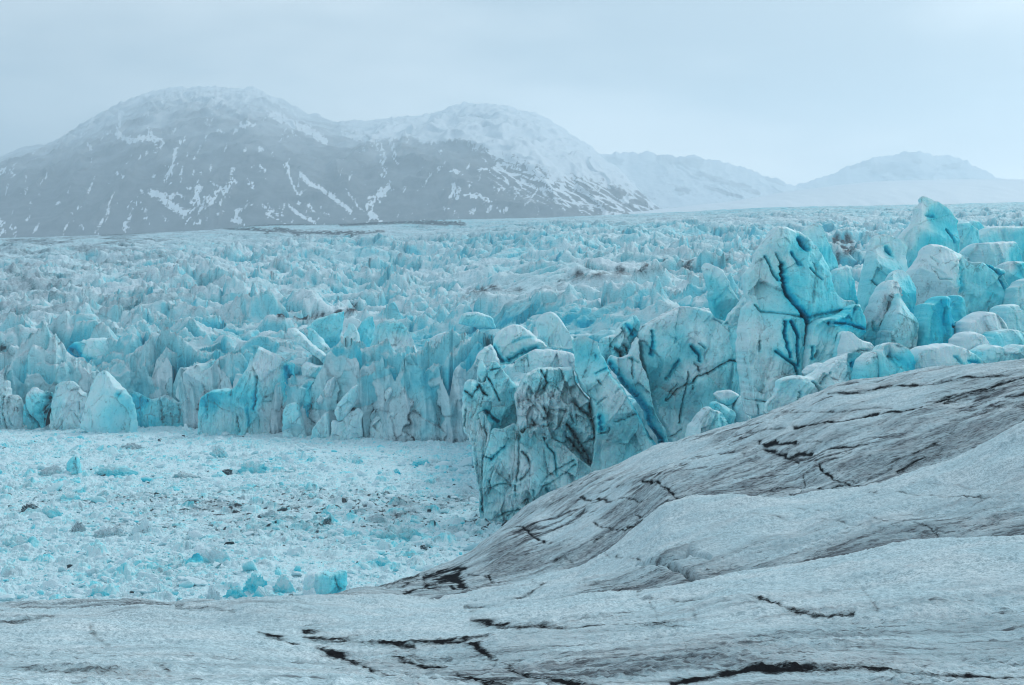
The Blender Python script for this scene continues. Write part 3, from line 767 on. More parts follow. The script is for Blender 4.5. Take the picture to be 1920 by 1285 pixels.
    for line, w, dep, dk, bk in cracks:
        w = w * 0.85
        dd, _, _ = seg_dist(GX + wob * w * 0.8, GY + wob * w * 0.5, line)
        k = np.exp(-(dd / w) ** 2)
        e -= 1.35 * dep * k
        dr = np.maximum(dr, 0.85 * dk * np.exp(-(dd / (w * 0.60)) ** 2) * (0.9 + 0.4 * wob))
        bl = bl + (bk + 0.10) * np.exp(-(dd / (w * 2.2)) ** 2)
    fadeb = np.clip(sd / 5.0, 0, 1)
    # a few flat breaks, meeting in sharp edges
    prng = np.random.default_rng(seed)
    xc = (x0 + x1) / 2; yc = (y0 + y1) / 2; hw = (x1 - x0) / 2; hh = (y1 - y0) / 2
    cut = np.full_like(GX, 9e9)
    for q in range(planes):
        th = prng.uniform(0, 2 * PI) if q else prng.uniform(1.2 * PI, 1.8 * PI)
        cx_, sx_ = math.cos(th), math.sin(th)
        R_ = math.hypot(hw * cx_, hh * sx_)
        sl = math.tan(prng.uniform(0.30, 1.0)); off = prng.uniform(-0.02, 0.60)
        pl = thick * 0.5 + sl * m * (off * R_ - ((GX - xc) * cx_ + (GY - yc) * sx_) + 5 * fbm(GX / 60, GY / 60, 2, seed + 30 + q))
        cut = np.minimum(cut, pl)
    cut = np.maximum(cut, -thick * 0.32)
    front = np.minimum(front, np.maximum(cut, 0.05 * fadeb))
    front = np.maximum(front + e * fadeb, np.where(sd > 0, 0.05, 0) - thick * 0.28 * fadeb)
    back = prof * thick * 0.5 + fbm(GX / 14, GY / 20, 3, seed + 21) * 0.6 * fadeb
    X = (GX - 960) * m; Z = H + (642.5 - GY) * m
    yl = Y + lean * (Z - Z.min())
    nv = GX.size
    used = np.zeros(GX.shape, bool)
    used[:-1, :-1] |= c; used[1:, :-1] |= c; used[:-1, 1:] |= c; used[1:, 1:] |= c
    idf = np.full(GX.shape, -1); k = int(used.sum()); idf[used] = np.arange(k)
    innr = used & (sd > 0)
    idb = idf.copy(); kb = int(innr.sum()); idb[innr] = k + np.arange(kb)
    co = np.concatenate([np.stack([X[used], (yl - front)[used], Z[used]], -1), np.stack([X[innr], (yl + back)[innr], Z[innr]], -1)])
    def faces(ix, flip):
        q = np.stack([ix[:-1, :-1], ix[1:, :-1], ix[1:, 1:], ix[:-1, 1:]], -1)[c]
        return q[:, ::-1] if flip else q
    fc = np.concatenate([faces(idf, False), faces(idb, True)])
    at = {'blue': np.clip(np.concatenate([bl[used], bl[innr]]), 0, 1), 'dirt': np.clip(np.concatenate([dr[used], dr[innr] * 0.6]), 0, 1.2)}
    loc = (float((X[used].min() + X[used].max()) / 2), float(Y), float(Z[used].min()))
    o = make_mesh(name, co, fc, M_ICE, at, loc=loc)
    return tag(o, label, cat, group)
def ny_dir(GX, GY, sd):
    return np.gradient(-sd, axis=0) / (np.abs(np.gradient(sd, axis=0)) + np.abs(np.gradient(sd, axis=1)) + 1e-6) * -1.0 * -1.0
def Q(ox, oy, s):
    return lambda *pts: [(ox + x / s, oy + y / s) for x, y in pts]
z6 = Q(1300, 340, 2.794); ca = Q(1280, 340, 5.353); cb = Q(1580, 340, 5.353); cc = Q(1280, 560, 5.353); cd = Q(1580, 500, 5.353)
ce = Q(860, 580, 5.353); cf = Q(860, 760, 5.353); cg = Q(1060, 560, 5.353); ch = Q(1060, 660, 5.353)
l1 = Q(0, 600, 5.684); l2 = Q(300, 600, 5.353); l3 = Q(560, 540, 4.282)
def crk(f, pts, w, dep, dk, bk=0.0):
    return (f(*pts), w, dep, dk, bk)
def tn(f, *pts):
    return [f((x, y))[0] + (v,) for x, y, v in pts]
def rl(f, *pts):
    return [f((x, y))[0] + (r, a) for x, y, r, a in pts]

def build_right_seracs():
    S = 'serac'
    # farthest first
    ice_block('serac', "smooth pale arch of ice with a turquoise hollow at the top right edge", S, z6((1420, 420), (1430, 340), (1460, 300), (1500, 270), (1530, 240), (1600, 235), (1732, 240), (1860, 250), (1900, 480), (1700, 480)), 262, 14, 26, 0.42, 0.02,
              facet=(40, 1.2, 0), tint=tn(z6, (1560, 250, .28), (1640, 260, .28), (1560, 300, .8), (1650, 285, .85), (1725, 330, .9)), relief=rl(z6, (1600, 300, 16, -2.5)))
    ice_block('serac', "teal block tucked right behind the tallest hooked fin", S, z6((1375, 330), (1372, 220), (1410, 213), (1450, 230), (1492, 265), (1480, 320), (1440, 400), (1400, 400)), 258, 9, 14, 0.66, 0.03, facet=(20, 1.3, 0.3))
    ice_block('serac', "small rounded teal knob peeping above the ice right of the hooked fin", S, z6((1440, 290), (1438, 220), (1465, 205), (1490, 212), (1515, 245), (1530, 290)), 275, 7, 14, 0.66, 0.02, facet=(20, .7, 0))
    ice_block('serac', "tallest hooked fin of clear turquoise ice standing against the snow", S,
              z6((1205, 72), (1240, 78), (1300, 105), (1350, 140), (1385, 180), (1400, 205), (1392, 225), (1382, 290), (1376, 360), (1370, 440), (1340, 520), (1150, 540), (1090, 520), (1104, 450), (1120, 400), (1080, 290), (1140, 235), (1178, 185), (1174, 140), (1190, 115), (1212, 112)), 240, 9, 16, 0.80, 0.04,
              facet=(34, 1.0, 0.15), tint=tn(z6, (1195, 130, .2), (1190, 190, .22), (1150, 230, .2), (1105, 290, .15), (1215, 85, .45), (1260, 180, .85), (1300, 240, .85), (1200, 330, .85), (1180, 420, .82)), relief=rl(z6, (1190, 160, 12, 1.5), (1290, 190, 20, -1.0)),
              cracks=[crk(z6, [(1318, 255), (1332, 290), (1345, 325)], 2.4, 1.2, 0.9), crk(z6, [(1215, 180), (1270, 182)], 2.5, .8, .5)])
    ice_block('serac', "rounded ribbed block of dull teal ice leaning on the tall hooked fin", S,
              z6((862, 640), (885, 570), (900, 500), (920, 430), (940, 340), (960, 285), (1000, 272), (1030, 276), (1060, 292), (1100, 300), (1135, 340), (1112, 420), (1105, 520), (1080, 600), (960, 720), (880, 720)), 232, 12, 22, 0.60, 0.10,
              facet=(30, 1.1, 0.1), tint=tn(z6, (960, 300, .3), (1010, 290, .3), (1000, 500, .68), (930, 620, .62), (1100, 330, .4)), streak=0.15,
              cracks=[crk(z6, [(905, 525), (930, 550), (970, 575)], 2, 1.0, .9), crk(z6, [(1015, 350), (1020, 365)], 4, 1.2, .1, .35), crk(z6, [(1035, 380), (1040, 385)], 4, 1.2, .1, .35)])
    ice_block('serac', "pale flat-topped block with a turquoise right end below the arch", S, z6((1412, 440), (1415, 375), (1440, 340), (1480, 325), (1560, 320), (1660, 314), (1690, 350), (1715, 410), (1722, 470), (1600, 500), (1450, 500)), 248, 11, 22, 0.36, 0.04,
              facet=(30, 1.0, 0), tint=tn(z6, (1480, 340, .22), (1600, 330, .2), (1660, 380, .85), (1690, 400, .85), (1500, 420, .4)))
    ice_block('serac', "blue-streaked white block cut by the right edge of the view", S, z6((1600, 700), (1618, 480), (1625, 430), (1660, 418), (1732, 424), (1860, 440), (1880, 700)), 236, 12, 20, 0.34, 0.03,
              facet=(28, 1.6, 0.2), tint=tn(z6, (1640, 440, .15), (1710, 480, .95), (1720, 460, .9), (1690, 500, .8), (1640, 560, .8), (1655, 610, .7), (1700, 560, .2)))
    ice_block('serac', "broad white-shouldered serac with a blue gully and smooth cyan flank", S,
              z6((1130, 720), (1135, 600), (1145, 500), (1160, 460), (1185, 430), (1210, 400), (1245, 327), (1290, 325), (1350, 345), (1390, 380), (1420, 420), (1450, 422), (1500, 430), (1560, 450), (1602, 462), (1612, 530), (1645, 600), (1640, 700), (1560, 760), (1400, 790), (1200, 790)), 214, 15, 22, 0.44, 0.14,
              facet=(36, 2.2, 0.2), tint=tn(z6, (1200, 420, .18), (1240, 400, .15), (1200, 560, .15), (1290, 400, .25), (1330, 350, .3), (1380, 440, .62), (1420, 500, .62), (1400, 640, .8), (1480, 620, .72), (1550, 620, .75), (1345, 560, .8), (1320, 680, .85), (1340, 480, .15), (1320, 600, .12)),
              relief=rl(z6, (1330, 430, 20, 2.0), (1250, 480, 30, 1.2), (1400, 560, 26, -2.0), (1500, 560, 22, -1.2)),
              cracks=[crk(z6, [(1240, 400), (1255, 430), (1250, 445)], 1.8, .6, .75), crk(z6, [(1230, 480), (1245, 520), (1285, 525)], 1.8, .6, .7), crk(z6, [(1350, 470), (1345, 560)], 5, 1.0, 0, .5), crk(z6, [(1500, 430), (1570, 500), (1590, 560)], 3, 1.2, .35, .3)])
    ice_block('serac', "dark teal curled hood of ice behind the twin white spires", S, z6((1010, 700), (1020, 560), (1032, 505), (1045, 478), (1080, 458), (1110, 465), (1142, 500), (1152, 560), (1145, 660), (1140, 740), (1060, 760)), 205, 9, 16, 0.82, 0.05,
              facet=(26, 1.0, 0), tint=tn(z6, (1050, 490, .45), (1090, 470, .4), (1110, 540, .9), (1130, 620, .92)))
    ice_block('serac', "left of the twin speckled white spires, ragged with a dark slot", S, z6((860, 840), (880, 755), (920, 690), (960, 600), (985, 560), (1000, 530), (1035, 512), (1070, 535), (1088, 575), (1060, 640), (1030, 720), (1000, 800), (985, 900), (900, 900)), 190, 9, 14, 0.20, 0.22,
              facet=(18, 1.6, 0.35), tint=tn(z6, (1000, 560, .12), (950, 700, .15), (970, 800, .7), (1000, 760, .75), (985, 840, .75)),
              cracks=[crk(z6, [(1003, 640), (995, 680)], 2.6, 1.0, 1.0), crk(z6, [(918, 740), (922, 780)], 2.2, .8, .7), crk(z6, [(1028, 690), (1000, 760), (975, 850)], 4, 1.5, .1, .5)])
    ice_block('serac', "right of the twin white spires, smooth pointed and finely speckled", S, z6((965, 930), (975, 860), (990, 790), (1020, 720), (1060, 650), (1086, 575), (1110, 640), (1125, 685), (1165, 740), (1150, 810), (1140, 930), (1050, 940)), 184, 9, 16, 0.20, 0.20,
              facet=(24, 1.1, 0.1), tint=tn(z6, (1140, 780, .5), (1120, 850, .45)))
    ice_block('serac', "white knuckled hump with a cyan pocket at its foot, below the broad serac", S, z6((1125, 930), (1140, 830), (1160, 760), (1180, 710), (1200, 650), (1215, 635), (1240, 645), (1262, 615), (1290, 595), (1325, 610), (1335, 650), (1322, 700), (1340, 730), (1375, 730), (1385, 800), (1380, 930)), 186, 10, 16, 0.16, 0.05,
              facet=(24, 1.6, 0.2), tint=tn(z6, (1335, 690, .9), (1360, 700, .9)), cracks=[crk(z6, [(1310, 760), (1355, 775), (1370, 800)], 2.4, 1.0, .9)])
    ice_block('serac', "cyan cleft pillar in the gap right of the white knuckled hump", S, z6((1315, 760), (1320, 680), (1350, 600), (1375, 590), (1395, 620), (1400, 700), (1420, 760)), 198, 8, 13, 0.78, 0.04, facet=(20, 1.3, 0))
    ice_block('serac', "rounded white mound on the far right slope, topmost of the lumps", S, z6((1560, 800), (1572, 700), (1600, 652), (1640, 642), (1680, 645), (1705, 690), (1735, 770), (1760, 850), (1600, 860)), 196, 10, 20, 0.24, 0.03, facet=(26, 1.0, 0), tint=tn(z6, (1620, 720, .5), (1660, 710, .45)))
    ice_block('serac', "pale rounded wall of ice leaning in from the right edge above the lumps", S, z6((1690, 860), (1662, 700), (1652, 640), (1672, 570), (1700, 530), (1735, 508), (1840, 500), (1880, 860)), 206, 10, 22, 0.20, 0.04, facet=(26, 1.2, 0), tint=tn(z6, (1730, 800, .6)))
    ice_block('serac', "wide white swell of ice between the knuckled hump and the right lumps", S, z6((1360, 860), (1380, 770), (1395, 742), (1440, 715), (1490, 680), (1560, 690), (1600, 722), (1640, 762), (1660, 860), (1500, 880)), 182, 10, 22, 0.18, 0.05, facet=(28, 1.2, 0))
    ice_block('serac', "domed white lump right of the dark-specked notch", S, z6((1350, 910), (1370, 820), (1410, 790), (1450, 785), (1490, 800), (1525, 850), (1540, 920)), 172, 8, 18, 0.20, 0.03, facet=(24, .8, 0))
    ice_block('serac', "pale blue-bellied swell at the right edge over two crumbly blocks", S, z6((1490, 900), (1510, 830), (1545, 790), (1640, 770), (1732, 802), (1860, 830), (1880, 960), (1520, 950)), 176, 10, 18, 0.26, 0.04, facet=(24, 1.4, 0), tint=tn(z6, (1560, 820, .6), (1600, 810, .5), (1650, 815, .5)))
    ice_block('serac', "crumbly cyan block beside the low white mound at the ridge", S, z6((1455, 985), (1470, 890), (1520, 855), (1585, 858), (1640, 930), (1650, 985)), 164, 7, 12, 0.46, 0.10, facet=(16, 1.6, .4))
    ice_block('serac', "crumbly pale block at the right edge just above the dirty ridge", S, z6((1605, 985), (1622, 890), (1680, 852), (1745, 865), (1850, 880), (1870, 985)), 162, 7, 12, 0.38, 0.10, facet=(15, 1.6, .4))
    # the split tower and the pieces round it
    ice_block('serac', "cyan slab leaning behind the split tower's right shoulder", S, z6((575, 300), (578, 262), (602, 236), (640, 215), (670, 230), (690, 290), (720, 370), (748, 440), (745, 520), (700, 560), (640, 500)), 206, 8, 14, 0.70, 0.03, facet=(30, .8, .1), tint=tn(z6, (640, 222, .35), (660, 240, .45), (690, 400, .72)))
    ice_block('serac', "narrow dark cyan spire right of the split tower", S, z6((712, 640), (716, 480), (740, 458), (768, 455), (800, 440), (815, 470), (828, 530), (838, 580), (846, 640), (850, 700), (760, 720)), 202, 8, 13, 0.70, 0.05, facet=(24, 1.3, 0), tint=tn(z6, (770, 470, .45), (760, 560, .6), (810, 560, .92), (820, 610, .92)))
    ice_block('serac', "tall tower split by a black crack, grey left half and turquoise right half", S,
              z6((285, 480), (310, 455), (332, 438), (350, 372), (392, 300), (425, 258), (440, 235), (470, 225), (510, 232), (535, 245), (580, 258), (625, 290), (660, 332), (690, 400), (712, 470), (722, 540), (742, 600), (790, 625), (836, 618), (842, 655), (800, 690), (740, 700), (700, 740), (620, 760), (605, 800), (590, 870), (575, 940), (570, 1040), (470, 1080), (420, 1150), (400, 1215), (286, 1230), (272, 1150), (260, 1020), (245, 930), (252, 800), (268, 700), (285, 650), (318, 615), (292, 596)), 190, 15, 24, 0.55, 0.16,
              facet=(44, 1.6, 0.12), rough=0.55, streak=0.3,
              tint=tn(z6, (350, 520, .42), (400, 440, .42), (430, 330, .36), (380, 600, .45), (400, 270, .2), (540, 360, .76), (620, 450, .8), (600, 560, .78), (560, 500, .8), (680, 560, .85), (640, 330, .55), (590, 270, .4), (490, 400, .45), (650, 650, .8), (300, 800, .36), (340, 1000, .30), (320, 1100, .32), (430, 760, .5), (470, 850, .55), (500, 950, .5), (790, 650, .5)),
              relief=rl(z6, (470, 330, 26, 2.2), (490, 500, 24, 1.8), (520, 620, 18, 1.2), (585, 310, 9, -1.6), (340, 560, 30, -.6), (620, 500, 40, .8), (420, 900, 26, 1.2)),
              cracks=[crk(z6, [(470, 435), (464, 490), (462, 555), (480, 610), (500, 660), (525, 695), (545, 715), (556, 760), (550, 830), (545, 900), (537, 960), (535, 1040)], 3.3, 4.0, 1.15, .45),
                      crk(z6, [(385, 390), (405, 430), (425, 480), (442, 520)], 2.2, 1.2, .8, .2), crk(z6, [(440, 380), (455, 410), (468, 440)], 2.2, 1.0, .6),
                      crk(z6, [(325, 650), (350, 685), (400, 690), (450, 700), (500, 712), (545, 715)], 2.2, 1.0, .85), crk(z6, [(560, 720), (620, 700), (700, 690), (760, 680)], 3, .8, .5, .1),
                      crk(z6, [(570, 300), (585, 330), (600, 355)], 4.0, 1.5, .1, .35), crk(z6, [(520, 375), (540, 410), (548, 440)], 2.4, .9, .3, .3), crk(z6, [(595, 460), (620, 495), (645, 522)], 2.0, .8, .85),
                      crk(z6, [(440, 740), (430, 800), (440, 870), (450, 920)], 2.6, 1.4, .3, .4), crk(z6, [(465, 740), (500, 810), (490, 880), (497, 960)], 2.4, 1.4, .3, .4),
                      crk(z6, [(315, 840), (310, 890)], 2.2, .8, .85), crk(z6, [(385, 890), (430, 930), (480, 960), (495, 1010)], 2.6, 1.3, .25, .35),
                      crk(z6, [(270, 1140), (310, 1140), (350, 1150), (385, 1170)], 2.4, 1.4, 1.0), crk(z6, [(300, 1165), (305, 1210)], 2, .6, .8), crk(z6, [(330, 1165), (335, 1210)], 2, .6, .8), crk(z6, [(355, 1170), (360, 1210)], 2, .6, .8),
                      crk(z6, [(250, 900), (262, 1000), (275, 1100)], 1.8, 1.0, .8)])
    ice_block('serac', "deep cyan ribbed mass under the split tower's ledge", S, z6((566, 1060), (570, 920), (584, 860), (597, 800), (612, 745), (640, 725), (700, 715), (780, 690), (840, 640), (862, 640), (886, 720), (880, 800), (800, 870), (735, 950), (640, 1000), (560, 1070)), 184, 11, 16, 0.66, 0.10,
              facet=(22, 1.8, 0.5), tint=tn(z6, (840, 720, .92), (760, 740, .88), (700, 760, .8), (600, 880, .4), (640, 900, .45), (580, 960, .35), (700, 930, .4)),
              cracks=[crk(z6, [(690, 745), (760, 748), (830, 765), (875, 780)], 2.5, 1.2, .3, .4), crk(z6, [(622, 890), (615, 920)], 2.6, 1.0, .95), crk(z6, [(725, 860), (728, 900)], 3, 1.0, .7), crk(z6, [(600, 870), (595, 930)], 2.4, 1.0, .15, .4)])
    ice_block('serac', "low cyan block wedged between ledge and small white cone", S, z6((735, 930), (742, 850), (755, 800), (785, 780), (800, 800), (790, 920)), 178, 6, 11, 0.62, 0.05, facet=(16, 1.0, 0))
    ice_block('serac', "small bright white cone of ice over a dark melt line", S, z6((765, 930), (775, 860), (790, 805), (815, 779), (840, 812), (870, 832), (912, 842), (945, 885), (950, 930)), 174, 7, 14, 0.12, 0.02, facet=(24, 1.0, 0), cracks=[crk(z6, [(810, 900), (850, 885), (890, 885)], 2, .8, .85)])
    ice_block('serac', "small pale egg-shaped lump above the sloping ice apron", S, z6((575, 1010), (585, 985), (620, 960), (655, 950), (692, 955), (660, 990), (620, 1030)), 172, 6, 12, 0.36, 0.04, facet=(20, .6, 0))
    ice_block('serac', "long sloping apron of white ice climbing right above the dirty ridge", S, z6((380, 1220), (392, 1170), (420, 1140), (440, 1120), (445, 1070), (455, 1040), (480, 1032), (510, 1018), (545, 1020), (600, 1022), (640, 1005), (680, 968), (720, 940), (770, 920), (830, 900), (880, 890), (900, 960), (880, 1100), (700, 1170), (560, 1220)), 164, 9, 16, 0.32, 0.14,
              facet=(22, 1.6, 0.5), tint=tn(z6, (480, 1080, .5), (560, 1080, .42), (700, 1000, .2), (800, 930, .15), (840, 960, .7), (620, 1060, .3)), cracks=[crk(z6, [(600, 1050), (640, 1090), (620, 1130)], 2.4, .8, .6), crk(z6, [(540, 1100), (545, 1180)], 2.4, 1.2, .6), crk(z6, [(840, 955), (830, 970)], 3, .8, .3, .4), crk(z6, [(690, 1000), (640, 1060)], 2, .7, .4)])
    ice_block('serac', "dark-bellied teal boulder of ice left of the hollowed block", S, z6((838, 1060), (855, 980), (880, 925), (915, 898), (955, 890), (975, 960), (965, 1080), (880, 1090)), 160, 7, 14, 0.72, 0.18, facet=(24, 1.0, 0), tint=tn(z6, (900, 910, .2), (930, 960, .75), (890, 1010, .8)), cracks=[crk(z6, [(900, 1045), (950, 1050), (960, 1020)], 4, .6, .8)])
    ice_block('serac', "hollowed cyan block with a dirty scooped face on the ridge line", S, z6((948, 1070), (952, 900), (985, 860), (1030, 845), (1070, 848), (1115, 872), (1132, 900), (1138, 960), (1135, 1000), (1100, 1040), (1000, 1080)), 159, 8, 13, 0.66, 0.12, facet=(26, .8, 0),
              relief=rl(z6, (1035, 930, 20, -2.2), (1035, 900, 10, -.6)), tint=tn(z6, (1040, 852, .1), (990, 880, .4), (1090, 940, .75), (1120, 960, .95), (1000, 1000, .6)), cracks=[crk(z6, [(1015, 925), (1050, 920), (1060, 935)], 5, .4, .7), crk(z6, [(1060, 860), (1090, 868)], 2, .3, .9)])
    ice_block('serac', "low bright white mound streaked with cyan behind the dirty ridge", S, z6((1120, 1040), (1140, 920), (1165, 880), (1200, 866), (1280, 848), (1330, 850), (1385, 868), (1440, 900), (1500, 935), (1560, 980), (1580, 1030), (1300, 1050)), 161, 9, 22, 0.14, 0.02,
              facet=(30, .9, 0), tint=tn(z6, (1440, 955, .85), (1400, 950, .6), (1300, 910, .35), (1360, 900, .3), (1250, 900, .1)), cracks=[crk(z6, [(1390, 940), (1430, 950), (1475, 962)], 3, .6, 0, .45), crk(z6, [(1320, 920), (1345, 950)], 3, .5, 0, .3)])
    ice_block('serac', "cyan shark-fin shard leaning left of the split tower", S, z6((48, 445), (56, 428), (72, 422), (110, 440), (150, 465), (175, 510), (205, 575), (250, 650), (270, 720), (200, 740), (120, 720), (88, 660), (78, 600), (80, 560), (62, 500)), 232, 8, 13, 0.58, 0.06, facet=(24, 1.2, .3), tint=tn(z6, (70, 440, .3), (130, 480, .45), (180, 600, .55), (110, 620, .85), (85, 540, .7)))
    ice_block('serac', "small pale cyan lumps heaped at the split tower's left foot", S, z6((150, 760), (190, 690), (230, 650), (262, 600), (290, 576), (320, 600), (312, 640), (275, 680), (270, 760)), 224, 6, 12, 0.44, 0.05, facet=(14, 1.3, 0))

def build_main_cliff():
    S = 'serac'
    ice_block('serac', "snow-capped dome of ice with a teal undercut behind the dirty cliff", S, ce((340, 540), (345, 320), (390, 230), (440, 185), (520, 158), (600, 155), (670, 185), (730, 240), (790, 290), (860, 330), (900, 390), (780, 420), (640, 470), (560, 540), (430, 560)), 282, 13, 26, 0.30, 0.05, facet=(44, .8, 0), cap=0.05,
              cracks=[crk(ce, [(360, 380), (400, 470), (440, 520)], 4, 2.0, .2, .45), crk(ce, [(500, 510), (600, 450), (700, 410), (780, 395)], 4.5, 2.2, .1, .5), crk(ce, [(560, 280), (590, 265)], 1.6, .4, .7), crk(ce, [(540, 330), (640, 290), (760, 280)], 2, .4, .1, .2)])
    ice_block('serac', "grey-blue pyramid standing behind the turquoise column head", S, ce((770, 380), (800, 240), (770, 150), (790, 90), (830, 60), (880, 22), (950, 30), (1000, 60), (1040, 130), (1100, 210), (1140, 300), (1150, 400)), 300, 9, 16, 0.34, 0.08, facet=(30, 1.3, .1))
    ice_block('serac', "flat-topped white slab of ice capping the crumbly dirty wall", S, ce((540, 620), (560, 520), (620, 480), (690, 440), (760, 400), (900, 400), (1050, 420), (1140, 440), (1170, 500), (1165, 600), (1000, 640), (700, 640)), 262, 9, 13, 0.20, 0.10, facet=(22, 1.6, 0), flat=.5, tint=tn(ce, (620, 520, .4), (850, 480, .22), (1100, 520, .1)), cracks=[crk(ce, [(690, 450), (700, 570)], 1.8, .7, .5)])
    ice_block('serac', "small white wedge of ice left of the snow-capped dome", S, ce((150, 560), (200, 430), (260, 380), (330, 345), (360, 400), (400, 500), (420, 600), (300, 620)), 268, 8, 14, 0.26, 0.06, facet=(20, 1.3, .2))
    ice_block('serac', "slim pale pinnacle at the head of the cliff's left corner", S, ce((160, 860), (190, 620), (195, 530), (225, 490), (250, 520), (275, 580), (295, 680), (280, 860)), 246, 6, 10, 0.46, 0.12, facet=(16, 1.1, 0), cracks=[crk(ce, [(290, 680), (240, 770)], 2.4, .8, .9)])
    ice_block('serac', "jumbled wall of small cyan and dirty blocks at the cliff's left corner", S,
              ce((30, 1000), (45, 760), (80, 710), (150, 700), (200, 740), (260, 740), (290, 640), (320, 520), (400, 540), (440, 600), (520, 700), (600, 780), (620, 900), (640, 1230), (300, 1300), (60, 1250), (40, 1150)), 244, 11, 14, 0.48, 0.22,
              facet=(15, 2.2, .25), tint=tn(ce, (440, 760, .62), (480, 1050, .68), (380, 1000, .5), (100, 780, .6), (120, 1100, .4)),
              cracks=[crk(ce, [(70, 820), (140, 870), (200, 780)], 3.2, 1.5, 1.05), crk(ce, [(200, 740), (250, 840), (290, 860)], 3, 1.5, 1.05), crk(ce, [(290, 680), (340, 760), (380, 840), (410, 910)], 2.3, 1.4, 1.05), crk(ce, [(270, 1010), (330, 1080), (390, 1120)], 3.4, 1.8, .6, .3), crk(ce, [(320, 610), (420, 590)], 2, 1, .9), crk(ce, [(420, 540), (500, 640), (580, 740)], 2.4, 1.0, .8), crk(ce, [(80, 1000), (70, 1120), (50, 1200)], 2, 1, .7)])
    ice_block('serac', "narrow vertical corner of the ice cliff rising from the brash", S,
              cf((60, 240), (110, 60), (160, 20), (240, 60), (330, 220), (320, 420), (330, 800), (320, 1220), (215, 1200), (205, 1050), (200, 850), (150, 600), (130, 420), (100, 330)), 238, 9, 12, 0.42, 0.26, facet=(14, 1.4, .06), rough=.7, streak=.7,
              cracks=[crk(cf, [(230, 960), (240, 1060)], 3.4, .8, 1.05), crk(cf, [(250, 490), (240, 600), (250, 780)], 2, 1.0, .75), crk(cf, [(250, 30), (260, 240), (290, 300)], 2, 1, .7)])
    ice_block('serac', "long dark-cracked wall of the cliff foot above the dirty ridge", S,
              cf((255, 1230), (240, 900), (240, 560), (290, 380), (330, 240), (420, 250), (560, 190), (640, 300), (720, 200), (860, 280), (960, 360), (1080, 420), (1180, 520), (1340, 640), (1420, 660), (1400, 800), (900, 1000), (500, 1230)), 236, 12, 16, 0.40, 0.24,
              facet=(17, 2.0, .15), rough=.7, streak=.5, tint=tn(cf, (380, 400, .6), (820, 560, .56), (850, 420, .5), (1000, 500, .42), (380, 850, .5), (1250, 640, .5), (650, 580, .15), (600, 900, .35)),
              cracks=[crk(cf, [(330, 530), (390, 470), (450, 420)], 2.6, 1.2, .5, .3), crk(cf, [(610, 320), (600, 420), (600, 600), (580, 740)], 2.6, 1.4, .9), crk(cf, [(640, 470), (700, 530), (715, 600), (700, 640), (620, 720)], 3, 1.6, .8),
                      crk(cf, [(860, 330), (900, 430), (960, 490), (975, 600), (975, 690)], 2.0, 1.2, .8, .2), crk(cf, [(830, 790), (880, 780), (980, 720), (1060, 680), (1180, 600)], 2.2, .8, .75), crk(cf, [(830, 740), (950, 660), (1080, 600), (1160, 560)], 2.4, .8, .8),
                      crk(cf, [(300, 880), (320, 800), (310, 740)], 1.8, .9, .8), crk(cf, [(330, 810), (400, 775), (480, 770)], 1.8, .8, .7), crk(cf, [(640, 960), (690, 920), (670, 1000)], 4, 1.2, 1.0), crk(cf, [(400, 1110), (480, 1060), (560, 1030), (640, 1010)], 2.6, 1.0, .9), crk(cf, [(500, 1100), (540, 1050)], 3, .8, .9),
                      crk(cf, [(560, 780), (570, 880)], 2.6, .8, .85), crk(cf, [(250, 510), (320, 520)], 2, .8, .7), crk(cf, [(740, 820), (760, 960)], 2, .8, .6), crk(cf, [(870, 820), (910, 890)], 2, .9, .5, .2)])
    ice_block('serac', "crumbly grey buttress peppered with dark rock debris", S,
              ce((540, 1500), (560, 1250), (590, 1080), (560, 900), (545, 870), (600, 770), (680, 640), (760, 600), (830, 590), (920, 580), (1050, 590), (1150, 575), (1170, 700), (1200, 760), (1260, 850), (1330, 930), (1345, 1050), (1375, 1240), (1385, 1310), (1330, 1400), (1380, 1560), (1370, 1620), (1200, 1520), (1000, 1400), (800, 1340), (640, 1400)), 240, 14, 18, 0.26, 0.27,
              facet=(10, 2.6, .1), rough=1.4, streak=.5, tint=tn(ce, (760, 690, .6), (790, 650, .55), (940, 700, .55), (680, 900, .1), (960, 880, .15), (1230, 900, .4), (1240, 1120, .35)),
              cracks=[crk(ce, [(820, 600), (860, 680), (880, 740), (850, 800)], 3.4, 1.6, 1.0), crk(ce, [(860, 980), (880, 1060), (850, 1080)], 5, 1.6, 1.0), crk(ce, [(740, 1100), (760, 1150), (700, 1180), (640, 1240)], 4, 1.4, .9), crk(ce, [(1140, 900), (1170, 950), (1230, 1010), (1300, 1060)], 4.5, 1.8, 1.1), crk(ce, [(1310, 940), (1320, 1040), (1345, 1180), (1370, 1270)], 3.4, 2.0, 1.15),
                      crk(ce, [(850, 1160), (900, 1150)], 3.6, 1.0, .9), crk(ce, [(1080, 1150), (1150, 1230), (1200, 1330), (1260, 1420), (1330, 1560)], 8, 2.6, 1.2), crk(ce, [(1110, 1300), (1180, 1400), (1250, 1470)], 7, 2.0, 1.1), crk(ce, [(980, 1310), (1060, 1340), (1110, 1300)], 3, 1.0, .9), crk(ce, [(1240, 1350), (1310, 1300), (1380, 1280)], 3, 1.4, 1.0), crk(ce, [(720, 830), (820, 810)], 3, .8, .8), crk(ce, [(690, 870), (720, 920), (760, 960)], 4, 1, .7), crk(ce, [(1110, 1050), (1140, 1120)], 3.4, 1.0, .9),
                      crk(ce, [(900, 990), (1000, 1000), (1080, 1010)], 3, .9, .75), crk(ce, [(780, 980), (830, 1040)], 4.4, .9, .85), crk(ce, [(580, 690), (600, 780)], 3, .9, .8), crk(ce, [(980, 780), (1040, 850)], 1.8, .8, .6)])
